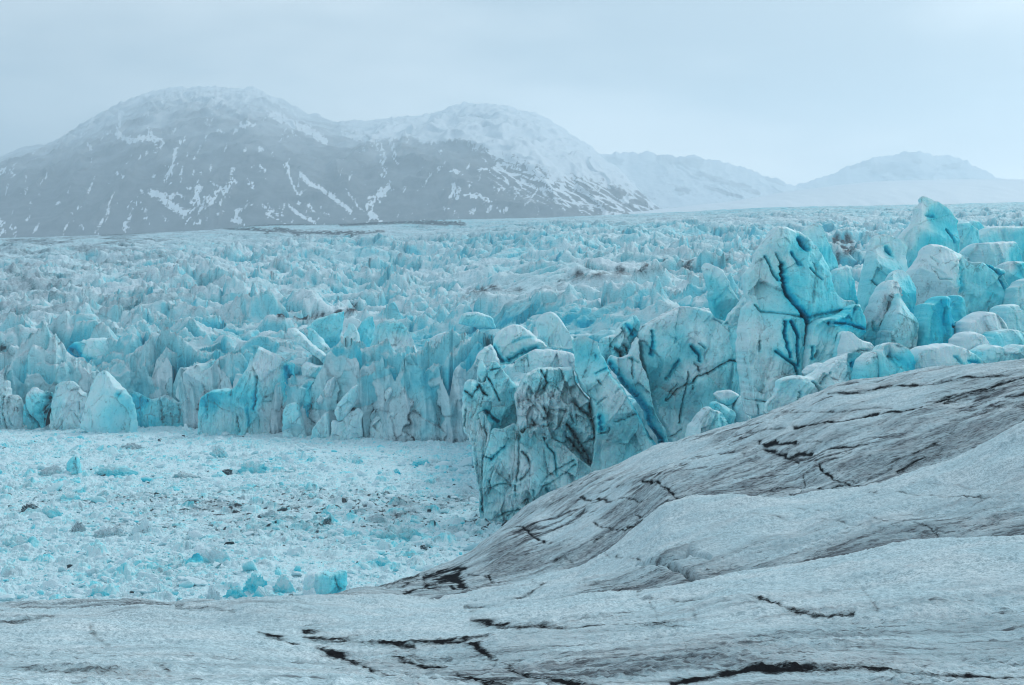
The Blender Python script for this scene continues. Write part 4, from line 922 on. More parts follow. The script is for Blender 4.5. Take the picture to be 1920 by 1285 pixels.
    ice_block('serac', "white rubble of small ice blocks filling the gap above the long crack", S, cg((330, 640), (340, 420), (420, 370), (500, 360), (520, 300), (560, 260), (640, 200), (700, 150), (750, 220), (740, 360), (660, 450), (640, 540), (500, 660), (400, 680)), 252, 9, 10, 0.36, 0.16,
              facet=(10, 1.8, .2), tint=tn(cg, (650, 290, .85), (560, 380, .35), (400, 450, .6), (700, 240, .7)), cracks=[crk(cg, [(480, 500), (540, 540), (560, 600)], 6, 1.8, 1.0), crk(cg, [(570, 470), (610, 500), (610, 560)], 4, 1.2, 1.0), crk(cg, [(650, 460), (680, 400), (740, 370)], 2.6, 1.0, 1.0), crk(cg, [(600, 260), (640, 330), (670, 370)], 2.6, .9, .1, .4)])
    ice_block('serac', "turquoise-headed column of ice left of the long diagonal crack", S,
              cg((70, 430), (90, 400), (130, 385), (180, 375), (240, 385), (290, 420), (335, 430), (345, 540), (400, 610), (425, 660), (450, 740), (500, 810), (570, 880), (610, 950), (660, 1040), (720, 1130), (760, 1200), (800, 1290), (860, 1390), (930, 1470), (950, 1640), (700, 1720), (240, 1780), (290, 1580), (300, 1300), (270, 1120), (250, 1000), (190, 940), (130, 840), (100, 700), (95, 560)), 236, 13, 20, 0.52, 0.16,
              facet=(34, 1.5, .25), rough=.7, tint=tn(cg, (150, 480, .78), (240, 440, .82), (300, 520, .72), (140, 420, .5), (220, 400, .4), (200, 700, .62), (230, 880, .55), (400, 800, .35), (450, 1000, .36), (330, 1200, .6), (500, 1250, .46), (600, 1150, .42), (500, 1550, .45), (700, 1450, .5)),
              cracks=[crk(cg, [(425, 660), (450, 740), (500, 810), (570, 880), (660, 1040), (760, 1200), (860, 1390), (930, 1470)], 3.4, 2.0, .95, .4), crk(cg, [(305, 570), (308, 600)], 2.6, .8, .7), crk(cg, [(320, 820), (340, 850)], 3.2, .8, .95), crk(cg, [(480, 940), (520, 910), (560, 890)], 2.6, .6, .6), crk(cg, [(260, 990), (300, 1020)], 2.2, .7, .7), crk(cg, [(310, 1050), (390, 990)], 2.0, .7, .6), crk(cg, [(480, 1225), (560, 1200), (590, 1210)], 2.4, .7, .95), crk(cg, [(610, 1185), (650, 1160), (700, 1155)], 3, .8, 1.05), crk(cg, [(360, 1350), (420, 1330), (430, 1290)], 2.4, 1.0, .95), crk(cg, [(340, 1180), (350, 1300)], 4, 1.0, .1, .35), crk(cg, [(300, 750), (400, 700)], 2, .8, .2, .2)])
    ice_block('serac', "long thin blade of ice between the two diagonal cracks", S,
              cg((425, 640), (460, 560), (560, 600), (640, 560), (700, 440), (735, 380), (745, 520), (752, 630), (800, 730), (830, 820), (850, 940), (862, 1010), (880, 1090), (900, 1160), (960, 1250), (1000, 1300), (1030, 1400), (1050, 1520), (950, 1540), (935, 1400), (830, 1270), (780, 1120), (700, 1010), (600, 900), (520, 790), (440, 680)), 243, 12, 14, 0.44, 0.10,
              facet=(30, 1.4, .3), tint=tn(cg, (650, 740, .34), (560, 680, .4), (760, 900, .5), (860, 1150, .55), (950, 1350, .5)), cracks=[crk(cg, [(430, 660), (490, 760), (580, 870), (690, 1010), (770, 1130), (830, 1280), (940, 1410), (950, 1500)], 6.5, 3.0, .72, .6), crk(cg, [(665, 600), (660, 700), (665, 800)], 2.4, .9, .85), crk(cg, [(690, 990), (720, 960)], 2.4, 1.0, .6), crk(cg, [(640, 600), (720, 640)], 2, .8, .4)])
    ice_block('serac', "broad smooth cyan slab of the cliff crossed by a black rising crack", S,
              cg((745, 390), (748, 320), (830, 240), (930, 190), (1060, 110), (1180, 70), (1300, 80), (1480, 130), (1560, 160), (1680, 180), (1790, 220), (1800, 520), (1790, 700), (1800, 1000), (1790, 1260), (1500, 1400), (1300, 1460), (1060, 1530), (1030, 1400), (1000, 1300), (920, 1170), (885, 1080), (868, 1000), (855, 930), (835, 820), (805, 730), (760, 630), (752, 520)), 246, 15, 18, 0.50, 0.12,
              facet=(40, 1.7, .35), rough=.6,
              tint=tn(cg, (1200, 220, .52), (1400, 250, .5), (1600, 300, .45), (1500, 400, .48), (1100, 110, .15), (1000, 170, .2), (860, 420, .55), (950, 550, .42), (1050, 640, .66), (1200, 560, .82), (1150, 480, .75), (1250, 400, .35), (1400, 560, .5), (1700, 560, .6), (1600, 800, .66), (1700, 860, .68), (1500, 740, .6), (1300, 900, .38), (1100, 900, .36), (1000, 1000, .4), (1240, 1080, .35), (1400, 900, .5), (900, 850, .55), (1100, 1200, .36), (1300, 720, .3)),
              relief=rl(cg, (1180, 520, 16, -1.3), (1260, 590, 14, -1.1), (1280, 440, 22, 1.4), (1400, 520, 24, 1.2), (1060, 700, 16, -1.4), (930, 600, 22, 1.0), (1300, 840, 14, 1.0), (1600, 820, 26, .9), (1680, 560, 22, -.8)),
              cracks=[crk(cg, [(1010, 1020), (1060, 970), (1140, 880), (1220, 840), (1290, 770), (1390, 745), (1480, 690), (1560, 650), (1640, 620), (1720, 628)], 2.6, 1.3, 1.15), crk(cg, [(1000, 1010), (1040, 940), (1100, 860)], 2.2, .9, 1.0), crk(cg, [(1200, 740), (1190, 850), (1165, 1000), (1160, 1120), (1145, 1250)], 2.2, 1.2, .95), crk(cg, [(1260, 650), (1300, 680), (1310, 720)], 3.0, 1.0, 1.05),
                      crk(cg, [(1250, 800), (1240, 900)], 2.2, .6, .9), crk(cg, [(750, 320), (830, 250), (900, 210), (960, 170), (1080, 110), (1180, 75)], 2.0, .9, .85), crk(cg, [(1310, 460), (1360, 500)], 2.2, .8, .6), crk(cg, [(1490, 210), (1530, 230), (1560, 250)], 1.8, .6, .6), crk(cg, [(850, 330), (855, 430), (840, 560)], 2.4, 1.2, .1, .35), crk(cg, [(950, 1390), (1010, 1390), (1080, 1380), (1160, 1310)], 2.2, .8, .95), crk(cg, [(1230, 480), (1300, 560), (1310, 620)], 3.0, 1.6, .2, .4), crk(cg, [(1100, 620), (1040, 720), (1000, 800)], 3.0, 1.2, .1, .3)])
    ice_block('serac', "white-capped block balanced low beside the split tower's foot", S, cg((1490, 960), (1500, 940), (1560, 920), (1660, 918), (1720, 940), (1745, 975), (1700, 1010), (1660, 1080), (1600, 1090), (1540, 1040)), 226, 7, 13, 0.36, 0.04, facet=(22, .8, 0), cap=.1, tint=tn(cg, (1580, 940, .1), (1600, 1040, .65)))
    ice_block('serac', "cyan tilted slab under the white-capped block", S, cg((1455, 1060), (1490, 1028), (1560, 1050), (1640, 1090), (1705, 1150), (1700, 1210), (1640, 1260), (1560, 1260), (1480, 1160)), 222, 7, 12, 0.62, 0.06, facet=(20, .9, .5))
    ice_block('serac', "dark-edged shard jammed between white-capped block and tower foot", S, cg((1690, 1240), (1680, 1120), (1700, 1030), (1750, 970), (1790, 990), (1850, 1060), (1860, 1220), (1760, 1300)), 224, 7, 11, 0.42, 0.14, facet=(18, 1.2, 0), cracks=[crk(cg, [(1730, 975), (1700, 1020), (1675, 1090)], 3, 1.4, 1.05)])
    ice_block('serac', "ribbed pyramid of pale ice where the cliff meets the dirty ridge", S, cg((1190, 1480), (1220, 1330), (1260, 1260), (1320, 1180), (1380, 1110), (1430, 1080), (1490, 1110), (1560, 1130), (1620, 1250), (1640, 1400), (1400, 1500)), 219, 8, 12, 0.38, 0.12, facet=(11, 1.8, .5), tint=tn(cg, (1350, 1220, .15), (1500, 1240, .58), (1560, 1200, .55)), streak=.6, cracks=[crk(cg, [(1370, 1120), (1450, 1070)], 2.6, .6, .9)])

def build_front_row():
    S = 'serac'
    Yb = lambda py: lake_y(py)
    ice_block('serac', "big smooth wedge standing out of the left ice front", S, l1((870, 1150), (905, 950), (940, 800), (990, 640), (1040, 560), (1085, 530), (1150, 590), (1240, 680), (1330, 770), (1390, 850), (1420, 960), (1450, 1100), (1450, 1240), (1060, 1240), (960, 1200)), Yb(810) - 6, 13, 20, 0.52, 0.10, facet=(34, 1.4, .1), step=1.2,
              tint=tn(l1, (1050, 640, .3), (1150, 650, .35), (960, 900, .35), (1250, 1000, .6), (1350, 1000, .55), (1150, 800, .5)), cracks=[crk(l1, [(1090, 540), (1095, 570)], 1.6, .4, .8), crk(l1, [(960, 730), (940, 830)], 2, 1, .7), crk(l1, [(1275, 790), (1285, 800)], 2.4, .6, .5, .3)])
    ice_block('serac', "pale upright slab left of the big smooth wedge", S, l1((540, 1180), (570, 860), (575, 700), (640, 660), (740, 640), (800, 700), (840, 760), (900, 780), (905, 950), (880, 1180), (700, 1190)), Yb(806) - 4, 12, 16, 0.30, 0.24, facet=(22, 1.8, .05), step=1.2, streak=.6, tint=tn(l1, (650, 850, .45), (820, 850, .15)),
              cracks=[crk(l1, [(580, 700), (585, 840)], 1.8, .8, .7), crk(l1, [(820, 990), (860, 1050), (900, 1120)], 1.8, .8, .95), crk(l1, [(860, 880), (875, 990)], 2, .8, .75), crk(l1, [(695, 1060), (695, 1150)], 2.4, .8, .8), crk(l1, [(780, 960), (830, 970)], 2, .6, .7)])
    ice_block('serac', "dark-streaked columns at the far left of the ice front", S, l1((-60, 1170), (-60, 760), (0, 700), (60, 640), (90, 800), (150, 800), (200, 830), (230, 960), (280, 1100), (300, 1180)), Yb(806) - 4, 11, 12, 0.32, 0.34, facet=(11, 2.0, 0), step=1.2, streak=.9,
              cracks=[crk(l1, [(60, 810), (65, 920), (85, 1040), (100, 1150)], 2.6, 1.4, 1.05), crk(l1, [(195, 830), (205, 920), (215, 980)], 2.4, 1.2, 1.0), crk(l1, [(120, 850), (130, 1000), (150, 1120)], 1.8, .8, .8), crk(l1, [(30, 880), (40, 1100)], 4, .8, .7)])
    ice_block('serac', "arched cyan block beside the black cleft in the left ice front", S, l1((250, 1180), (265, 900), (285, 780), (320, 740), (345, 700), (400, 750), (470, 760), (540, 780), (545, 900), (480, 1000), (450, 1180)), Yb(806) - 3, 10, 13, 0.50, 0.24, facet=(18, 1.4, 0), step=1.2, tint=tn(l1, (380, 850, .75), (400, 920, .7), (330, 720, .2)),
              cracks=[crk(l1, [(275, 800), (290, 900), (320, 980), (370, 1060), (410, 1150)], 2.8, 1.4, 1.05), crk(l1, [(520, 790), (500, 900), (490, 1060), (500, 1180)], 8, 3.0, 1.15)])
    ice_block('serac', "swirled white hummock behind the left end of the ice front", S, l1((170, 760), (260, 640), (330, 520), (400, 440), (470, 350), (560, 310), (640, 330), (720, 360), (780, 430), (830, 500), (890, 570), (840, 650), (760, 720), (560, 740), (400, 780)), 520, 14, 24, 0.26, 0.12, facet=(24, 1.5, .6), step=1.2, cracks=[crk(l1, [(450, 550), (530, 630)], 1.6, .6, .6), crk(l1, [(800, 460), (900, 560)], 1.8, .7, .7), crk(l1, [(580, 480), (680, 600), (800, 610)], 2.4, .9, .15, .3)])
    ice_block('serac', "ragged ridge with two deep blue hollows above the big wedge", S, l1((840, 640), (760, 420), (720, 330), (740, 270), (830, 230), (950, 200), (1100, 190), (1200, 260), (1300, 340), (1340, 480), (1300, 640), (1200, 640), (1050, 560)), 528, 12, 18, 0.40, 0.06, facet=(18, 1.8, .5), step=1.2,
              tint=tn(l1, (760, 320, .95), (820, 370, 1.0), (880, 430, .95), (1270, 470, 1.0), (1210, 540, .9), (1250, 430, .9), (950, 300, .3), (1100, 300, .3)), relief=rl(l1, (800, 350, 9, -3), (1260, 470, 10, -3)), cracks=[crk(l1, [(740, 300), (820, 360), (890, 440)], 4.5, 2.0, 0, .5), crk(l1, [(1250, 420), (1260, 480), (1220, 550)], 5, 2.2, 0, .5), crk(l1, [(1010, 430), (1040, 450)], 3, 1.2, .3, .5)])
    ice_block('serac', "shadowy dark blue recess wall right of the big smooth wedge", S, l1((1400, 1180), (1390, 900), (1360, 780), (1420, 760), (1500, 800), (1600, 850), (1700, 820), (1780, 800), (1860, 860), (1980, 900), (2010, 1190), (1600, 1190)), Yb(806) + 2, 8, 12, 0.66, 0.30, facet=(15, 1.8, 0), step=1.2, streak=.7,
              tint=tn(l1, (1420, 850, .9), (1500, 880, .9), (1480, 1000, .8), (1620, 1000, .7), (1750, 1000, .55)), cracks=[crk(l1, [(1715, 870), (1720, 960), (1740, 1100)], 4, 1.4, .95), crk(l1, [(1565, 860), (1570, 880)], 2, .6, .9), crk(l1, [(1890, 900), (1900, 1100)], 7, 1.4, .85), crk(l1, [(1820, 950), (1830, 1130)], 6, 1.2, .75)])
    ice_block('serac', "smooth pale shoulder of ice above the dark recess", S, l2((150, 760), (180, 640), (230, 540), (300, 470), (380, 440), (450, 430), (540, 400), (600, 392), (640, 368), (750, 420), (870, 490), (830, 560), (760, 650), (640, 700), (540, 720), (440, 770), (330, 830), (200, 820)), 494, 13, 24, 0.24, 0.10, facet=(36, 1.0, 0), step=1.2,
              tint=tn(l2, (760, 470, .9), (850, 510, .85), (300, 600, .2)), cracks=[crk(l2, [(740, 465), (790, 480)], 2.6, 1.0, .05, .4), crk(l2, [(830, 490), (865, 515)], 2.6, 1.0, .2, .5), crk(l2, [(205, 620), (215, 660)], 2, .7, .6), crk(l2, [(560, 510), (570, 640)], 1.5, .5, .45)])
    ice_block('serac', "big weathered bluff with scooped hollows in the middle of the ice front", S,
              l2((370, 1160), (375, 980), (380, 860), (400, 790), (480, 720), (560, 695), (640, 690), (740, 690), (790, 600), (830, 530), (880, 470), (900, 400), (920, 330), (880, 265), (930, 245), (1050, 300), (1170, 350), (1300, 430), (1340, 430), (1330, 520), (1345, 640), (1400, 640), (1450, 560), (1500, 620), (1480, 760), (1420, 840), (1250, 860), (1235, 1180), (1050, 1220), (780, 1190), (500, 1160)), Yb(816) - 5, 14, 20, 0.26, 0.20,
              facet=(26, 1.8, .08), step=1.2, streak=.8,
              tint=tn(l2, (540, 780, .85), (530, 860, .85), (905, 820, .78), (900, 860, .7), (900, 300, .7), (1290, 540, .85), (1290, 640, .9), (1100, 500, .15), (1050, 400, .15), (840, 930, .5), (600, 950, .4), (1100, 950, .15)), relief=rl(l2, (535, 820, 11, -2.6), (905, 830, 12, -2.4), (1290, 600, 9, -2.4), (900, 310, 9, -1.6)),
              cracks=[crk(l2, [(990, 570), (990, 660), (980, 740), (990, 800), (960, 890)], 2.6, 1.4, .85, .2), crk(l2, [(890, 890), (890, 1060)], 2.2, .9, .3, .3), crk(l2, [(770, 980), (785, 1080), (800, 1130)], 3.4, 1.2, .95), crk(l2, [(1050, 820), (1140, 820), (1190, 880)], 2, .8, .7), crk(l2, [(1230, 880), (1225, 1000), (1220, 1140)], 2.6, 1.2, .95), crk(l2, [(1150, 960), (1170, 1100)], 1.8, .7, .8), crk(l2, [(465, 900), (465, 990)], 2.2, .8, .6), crk(l2, [(1000, 950), (990, 1090)], 1.8, .6, .6), crk(l2, [(735, 700), (730, 760)], 2.6, .8, .8), crk(l2, [(1130, 480), (1110, 640)], 1.5, .5, .5), crk(l2, [(1250, 480), (1300, 600), (1280, 690)], 4, 1.4, .1, .4)])
    ice_block('serac', "square-topped blue column at the foot of the middle bluff", S, l2((1225, 1190), (1230, 920), (1260, 855), (1330, 830), (1380, 835), (1410, 910), (1450, 1100), (1455, 1200), (1300, 1200)), Yb(820) - 9, 8, 11, 0.50, 0.20, facet=(20, 1.0, 0), step=1.2, cracks=[crk(l2, [(1375, 820), (1385, 900)], 1.8, .7, .9)])
    ice_block('serac', "deep blue recess streaked black right of the middle bluff", S, l2((1400, 1210), (1430, 900), (1450, 700), (1500, 610), (1600, 600), (1660, 620), (1620, 760), (1590, 900), (1570, 1210)), Yb(822) + 1, 7, 11, 0.80, 0.26, facet=(16, 1.2, 0), step=1.2, streak=.7, tint=tn(l2, (1530, 680, .85), (1520, 800, .9), (1500, 1000, .8)), cracks=[crk(l2, [(1520, 860), (1510, 1000), (1490, 1200)], 5, 1.8, 1.1), crk(l2, [(1450, 950), (1465, 1200)], 2.4, 1.0, 1.0)])
    for pts, lab, bl, dr in (
        ([(150, 1000), (150, 890), (200, 800), (260, 720), (300, 700), (292, 800), (282, 900), (300, 1000), (262, 1020), (190, 1010)], "thin speckled fin pointing up beside the black-streaked recess", .20, .22),
        ([(95, 1240), (110, 1130), (170, 1050), (228, 985), (255, 1060), (262, 1240)], "low cyan-edged tooth at the water line under the speckled fin", .42, .15),
        ([(290, 1020), (310, 920), (370, 860), (430, 800), (470, 765), (470, 900), (430, 960), (370, 1060), (310, 1070)], "leaning blade of ice with a blue right side, right of the speckled fin", .36, .14),
        ([(430, 1000), (470, 930), (520, 860), (560, 820), (640, 800), (690, 830), (640, 900), (600, 960), (540, 1000)], "white lip of ice around a deep teal hole in the front", .50, .10),
        ([(580, 1010), (640, 930), (700, 820), (740, 780), (770, 830), (720, 920), (690, 1010)], "slanted white fin right of the teal hole", .18, .14),
        ([(700, 1010), (740, 920), (800, 830), (880, 760), (885, 880), (860, 1000), (800, 1040)], "tall slanted fin with a cyan back beside the square blue break", .26, .12),
        ([(870, 1000), (880, 780), (930, 730), (1010, 830), (1020, 900), (960, 960)], "square blue break in the ice behind small white teeth", .74, .05),
        ([(880, 940), (900, 880), (950, 862), (960, 900), (1010, 862), (990, 930), (940, 980)], "pair of small white teeth in front of the square blue break", .14, .04),
        ([(880, 1180), (900, 1010), (925, 955), (1060, 960), (1080, 1020), (1120, 1060), (1130, 1200)], "flat-topped pale block low in the front between two dark stains", .26, .16),
        ([(1120, 1240), (1130, 1000), (1170, 910), (1225, 850), (1290, 870), (1370, 880), (1375, 980), (1340, 1100), (1330, 1240)], "pale blue dome of ice at the right end of the far ice front", .46, .10),
        ([(1325, 1260), (1345, 1100), (1380, 990), (1410, 955), (1440, 1000), (1450, 1120), (1440, 1260)], "narrow round-headed pillar touching the near cliff's left corner", .42, .12),
        ([(560, 1240), (580, 1080), (640, 1010), (700, 1020), (770, 960), (830, 940), (850, 1000), (840, 1100), (840, 1240)], "chunky cream-white buttress in the ice front, stained dark on both sides", .24, .20),
        ([(255, 1240), (265, 1060), (330, 1080), (400, 1000), (480, 960), (520, 1010), (500, 1100), (520, 1240)], "low white terrace of the front left of the stained gully", .24, .18),
    ):
        n = len(lab)
        ice_block('serac', lab, S, l3(*pts), Yb(826) + (n % 7) - 6 + (8 if pts[0][1] < 1010 else 0), 8, 12, bl, dr, facet=(15, 1.3, .1), step=1.2, streak=.5)
    for pts, lab, Y, bl, dr, t in (
        ([(335, 560), (345, 480), (380, 325), (415, 268), (455, 310), (490, 400), (500, 520), (490, 590), (440, 620), (360, 600)], "pointed white blade with a cyan left edge left of the ribbed peak", 484, .30, .08, [(360, 400, .7), (350, 500, .7), (430, 450, .2)]),
        ([(455, 620), (470, 330), (520, 250), (590, 220), (610, 330), (590, 430), (560, 560), (540, 640)], "deep blue gap wall between pointed blade and ribbed peak", 500, .80, .05, []),
        ([(480, 700), (510, 600), (560, 500), (600, 385), (620, 310), (650, 275), (720, 262), (790, 258), (850, 300), (900, 380), (950, 500), (970, 590), (1000, 660), (1090, 735), (1060, 820), (900, 760), (800, 740), (640, 720), (560, 740)], "ribbed white peak with dark vertical grooves in the broken field", 470, .24, .16, [(760, 320, .6), (740, 380, .4), (850, 450, .25), (1000, 700, .15)]),
        ([(955, 600), (975, 540), (1000, 478), (1045, 525), (1100, 590), (1135, 650), (1100, 740), (1040, 730), (985, 660)], "pointed pale blue horn right of the ribbed peak", 466, .46, .06, [(1000, 520, .2), (1020, 620, .72)]),
        ([(60, 330), (130, 250), (240, 220), (340, 190), (365, 180), (350, 300), (320, 470), (310, 560), (220, 460), (150, 380)], "grey-blue slab tilted above the slanting ice sheets", 500, .42, .10, [(330, 350, .75)]),
        ([(-80, 330), (-40, 320), (20, 360), (100, 440), (180, 500), (260, 560), (340, 640), (460, 690), (440, 730), (340, 690), (220, 620), (120, 540), (0, 460)], "long slanting sheet of ice running down to the right, lower of two", 466, .44, .06, []),
        ([(70, 320), (110, 330), (180, 400), (240, 470), (310, 560), (400, 620), (450, 670), (430, 700), (330, 640), (230, 560), (130, 470), (70, 400)], "long slanting sheet of ice running down to the right, upper of two", 476, .50, .05, []),
        ([(20, 760), (30, 620), (60, 585), (140, 620), (220, 630), (280, 690), (270, 740), (160, 760)], "cyan scoop-faced block above the black-streaked recess", 462, .58, .05, [(90, 600, .2), (220, 680, .7)]),
        ([(1100, 740), (1140, 660), (1200, 560), (1230, 430), (1280, 500), (1330, 560), (1400, 540), (1440, 640), (1400, 760), (1260, 800)], "jumble of pale blocks just left of the near cliff", 440, .30, .10, []),
        ([(1280, 290), (1300, 210), (1400, 190), (1480, 200), (1560, 240), (1590, 330), (1480, 330)], "smooth sky-blue hollow of ice behind the snow-capped dome", 520, .66, .02, [(1400, 200, .3), (1400, 240, .78)]),
        ([(1020, 480), (1060, 400), (1160, 350), (1280, 360), (1330, 420), (1350, 500), (1200, 560), (1080, 560)], "rounded pale ridge of ice in the field left of the snow-capped dome", 500, .26, .08, []),
    ):
        ice_block('serac', lab, S, l3(*pts), Y, 11, 15, bl, dr, facet=(17, 1.5, .3), step=1.2, streak=.7, tint=tn(l3, *t))
build_right_seracs()
build_main_cliff()
build_front_row()
# ------------------------------------------------------------------ floating ice
def ico(level):
    t = (1 + 5 ** 0.5) / 2
    v = [(-1, t, 0), (1, t, 0), (-1, -t, 0), (1, -t, 0), (0, -1, t), (0, 1, t), (0, -1, -t), (0, 1, -t), (t, 0, -1), (t, 0, 1), (-t, 0, -1), (-t, 0, 1)]
    f = [(0, 11, 5), (0, 5, 1), (0, 1, 7), (0, 7, 10), (0, 10, 11), (1, 5, 9), (5, 11, 4), (11, 10, 2), (10, 7, 6), (7, 1, 8), (3, 9, 4), (3, 4, 2), (3, 2, 6), (3, 6, 8), (3, 8, 9), (4, 9, 5), (2, 4, 11), (6, 2, 10), (8, 6, 7), (9, 8, 1)]
    v = [np.array(p) / np.linalg.norm(p) for p in v]
    for _ in range(level):
        cache = {}; nf = []
        def mid(a, b):
            k = (min(a, b), max(a, b))
            if k not in cache:
                m = v[a] + v[b]; v.append(m / np.linalg.norm(m)); cache[k] = len(v) - 1
            return cache[k]
        for a, b, c in f:
            x, y, z = mid(a, b), mid(b, c), mid(c, a)
            nf += [(a, x, z), (b, y, x), (c, z, y), (x, y, z)]
        f = nf
    return np.array(v), np.array(f)
def chunk_shape(level, rng, cuts=7, soft=0.25):
    """a broken lump: a ball cut by random planes"""
    v, f = ico(level)
    r = np.full(len(v), 1.0)
    for _ in range(cuts):
        n = rng.normal(size=3); n /= np.linalg.norm(n)
        d = rng.uniform(0.45, 0.85)
        c = v @ n
        lim = np.where(c > 1e-3, d / np.maximum(c, 1e-3), 9)
        r = np.minimum(r, lim)
    r = r * (1 - soft) + soft * np.clip(r, 0.6, 1)
    return v * r[:, None], f

def lake_shore_x(Y):
    """right edge of the open lagoon at distance Y"""
    return np.interp(Y, [120, 150, 175, 200, 237, 300, 420], [-14, 0, 2, -2, -4, -7, -12])
def build_brash():
    # a lumpy white mat of crushed ice ...
    px = np.concatenate([np.arange(-900, -330, 5), np.arange(-330, 1010, 1.8)])
    Y = 118 * np.exp(np.linspace(0, 1, 760) * math.log(525 / 118.0))
    PX, YY = np.meshgrid(px, Y)
    X = (PX - 960) / F * YY
    wx = X + 0.5 * fbm(X / 2, YY / 2, 2, 201); wy = YY + 0.5 * fbm(X / 2 + 5, YY / 2, 2, 202)
    f1, f2, bx, by, r1, r2, r3 = worley(wx / 1.3, wy / 1.3, 203)
    g1, g2, _, _, q1, q2, q3 = worley(wx / 0.6, wy / 0.6, 205)
    k1, k2, kx, ky, p1, p2, p3 = worley(wx / 4.2, wy / 4.2, 207)
    patch = fbm(X / 22, YY / 34, 4, 209)
    z = 0.15 + 0.55 * r1 ** 2 * (1 - sstep(0.2, 0.62, f1)) * (0.6 + 0.9 * np.clip(patch + .3, 0, 1)) + 0.16 * q1 * (1 - sstep(0.2, 0.6, g1))
    z += (p1 > 0.80) * (1 - sstep(0.1, 0.5, k1)) * (0.35 + 0.8 * p2) + 0.25 * np.clip(patch, -0.5, 1) + 0.10 * fbm(X / 0.5, YY / 0.5, 3, 211)
    front = lake_y(ip(PX, [(-330, 805), (260, 801), (400, 808), (560, 822), (890, 836), (1010, 836)]))
    heap = np.exp(-((front - YY) / 16.0) ** 2) * (0.3 + 1.3 * np.clip(fbm(X / 14, YY / 30, 3, 213) + 0.3, 0, 1.5))
    z = np.maximum(z + heap, 0.05)
    blue = 0.06 + 0.28 * sstep(0.62, 0.95, r2) * sstep(0.2, 0.6, r1) + 0.20 * sstep(0.1, 0.7, patch) + 0.35 * (p1 > 0.8) * sstep(0.4, 0.9, p3) * (1 - sstep(0.2, 0.5, k1))
    band = np.exp(-((YY - 246) / 34.0) ** 2) * sstep(120, 420, PX) + 0.5 * np.exp(-((YY - 262) / 22.0) ** 2)
    dirt = 0.11 + 0.24 * band * (0.6 + fbm(X / 6, YY / 9, 3, 215)) + 0.5 * (q3 > 0.95) * (0.4 + band) + 0.35 * (r3 > 0.95) * (0.3 + band) + 0.22 * np.clip(fbm(X / 12, YY / 20, 4, 217) + .1, 0, 1)
    gap = sstep(0.16, 0.02, g2 - g1) * 0.5 + sstep(0.12, 0.02, f2 - f1)
    blue = blue + 0.30 * gap; dirt = dirt + 0.12 * gap + 0.10 * fbm(X / 1.6, YY / 2.2, 3, 219)
    fc = grid_faces(*X.shape)
    # ... strewn with broken pieces of every small size
    rng = np.random.default_rng(5)
    cos = [np.stack([X, YY, z], -1).reshape(-1, 3)]; nb = X.size
    tris = []; B = [blue.ravel()]; D = [dirt.ravel()]
    # quads of the mat become triangles so that everything is one mesh
    tris.append(np.concatenate([fc[:, [0, 1, 2]], fc[:, [0, 2, 3]]]))
    for level, count, smin, smax, pw in ((1, 21000, 0.14, 0.50, 1.6), (1, 4200, 0.45, 1.3, 2.0), (2, 260, 0.9, 1.9, 2.2)):
        shapes = [chunk_shape(level, rng) for _ in range(14)]
        n0 = 0
        u = rng.uniform(size=count)
        cy = 1.0 / (1 / 128.0 + u * (1 / 495.0 - 1 / 128.0))         # even over the picture's height
        cpx = rng.uniform(-300, 985, count)
        cx = (cpx - 960) / F * cy
        s = smin + (smax - smin) * rng.uniform(size=count) ** pw
        s = s * np.clip(cy / 260, 0.75, 1.35)
        pat = fbm(cx / 22, cy / 34, 4, 209)
        keep = rng.uniform(size=count) < np.clip(0.55 + pat, 0.12, 1)
        bd = np.exp(-((cy - 246) / 34.0) ** 2) * sstep(120, 420, cpx)
        for i in np.nonzero(keep)[0]:
            v, f = shapes[rng.integers(14)]
            a = rng.uniform(0, 2 * PI); ca_, sa_ = math.cos(a), math.sin(a)
            w = v * np.array([s[i] * rng.uniform(.7, 1.4), s[i] * rng.uniform(.7, 1.3), s[i] * rng.uniform(.35, .85)])
            tl = rng.normal() * 0.35
            w = np.stack([w[:, 0] * ca_ - w[:, 1] * sa_, w[:, 0] * sa_ + w[:, 1] * ca_, w[:, 2] + tl * w[:, 0]], -1)
            w += np.array([cx[i], cy[i], 0.28 + 0.12 * s[i]])
            cos.append(w); tris.append(f + nb); nb += len(v)
            r = rng.uniform()
            b_ = 0.08 + 0.12 * rng.uniform() if r < 0.62 else (0.24 + 0.28 * rng.uniform() if r < 0.95 else 0.72)
            d_ = 0.03 + 0.25 * max(0.0, pat[i]) * rng.uniform()
            if s[i] < 0.8 and rng.uniform() < 0.035 + 0.07 * bd[i]: d_ = rng.uniform(0.5, 1.1)
            # crust on the top of each piece, clear ice on its sides
            up = np.clip(v[:, 2] * 1.6, -1, 1)
            B.append(np.clip(b_ - 0.18 * up, 0, 1)); D.append(np.full(len(v), d_))
    o = make_mesh("brash_ice", np.concatenate(cos), np.concatenate(tris), M_BERG, {'blue': np.clip(np.concatenate(B), 0, 1), 'dirt': np.clip(np.concatenate(D), 0, 1.2)}, smooth=False)
    o['kind'] = 'stuff'
    o['label'] = "crushed white brash ice covering the lagoon"
build_brash()

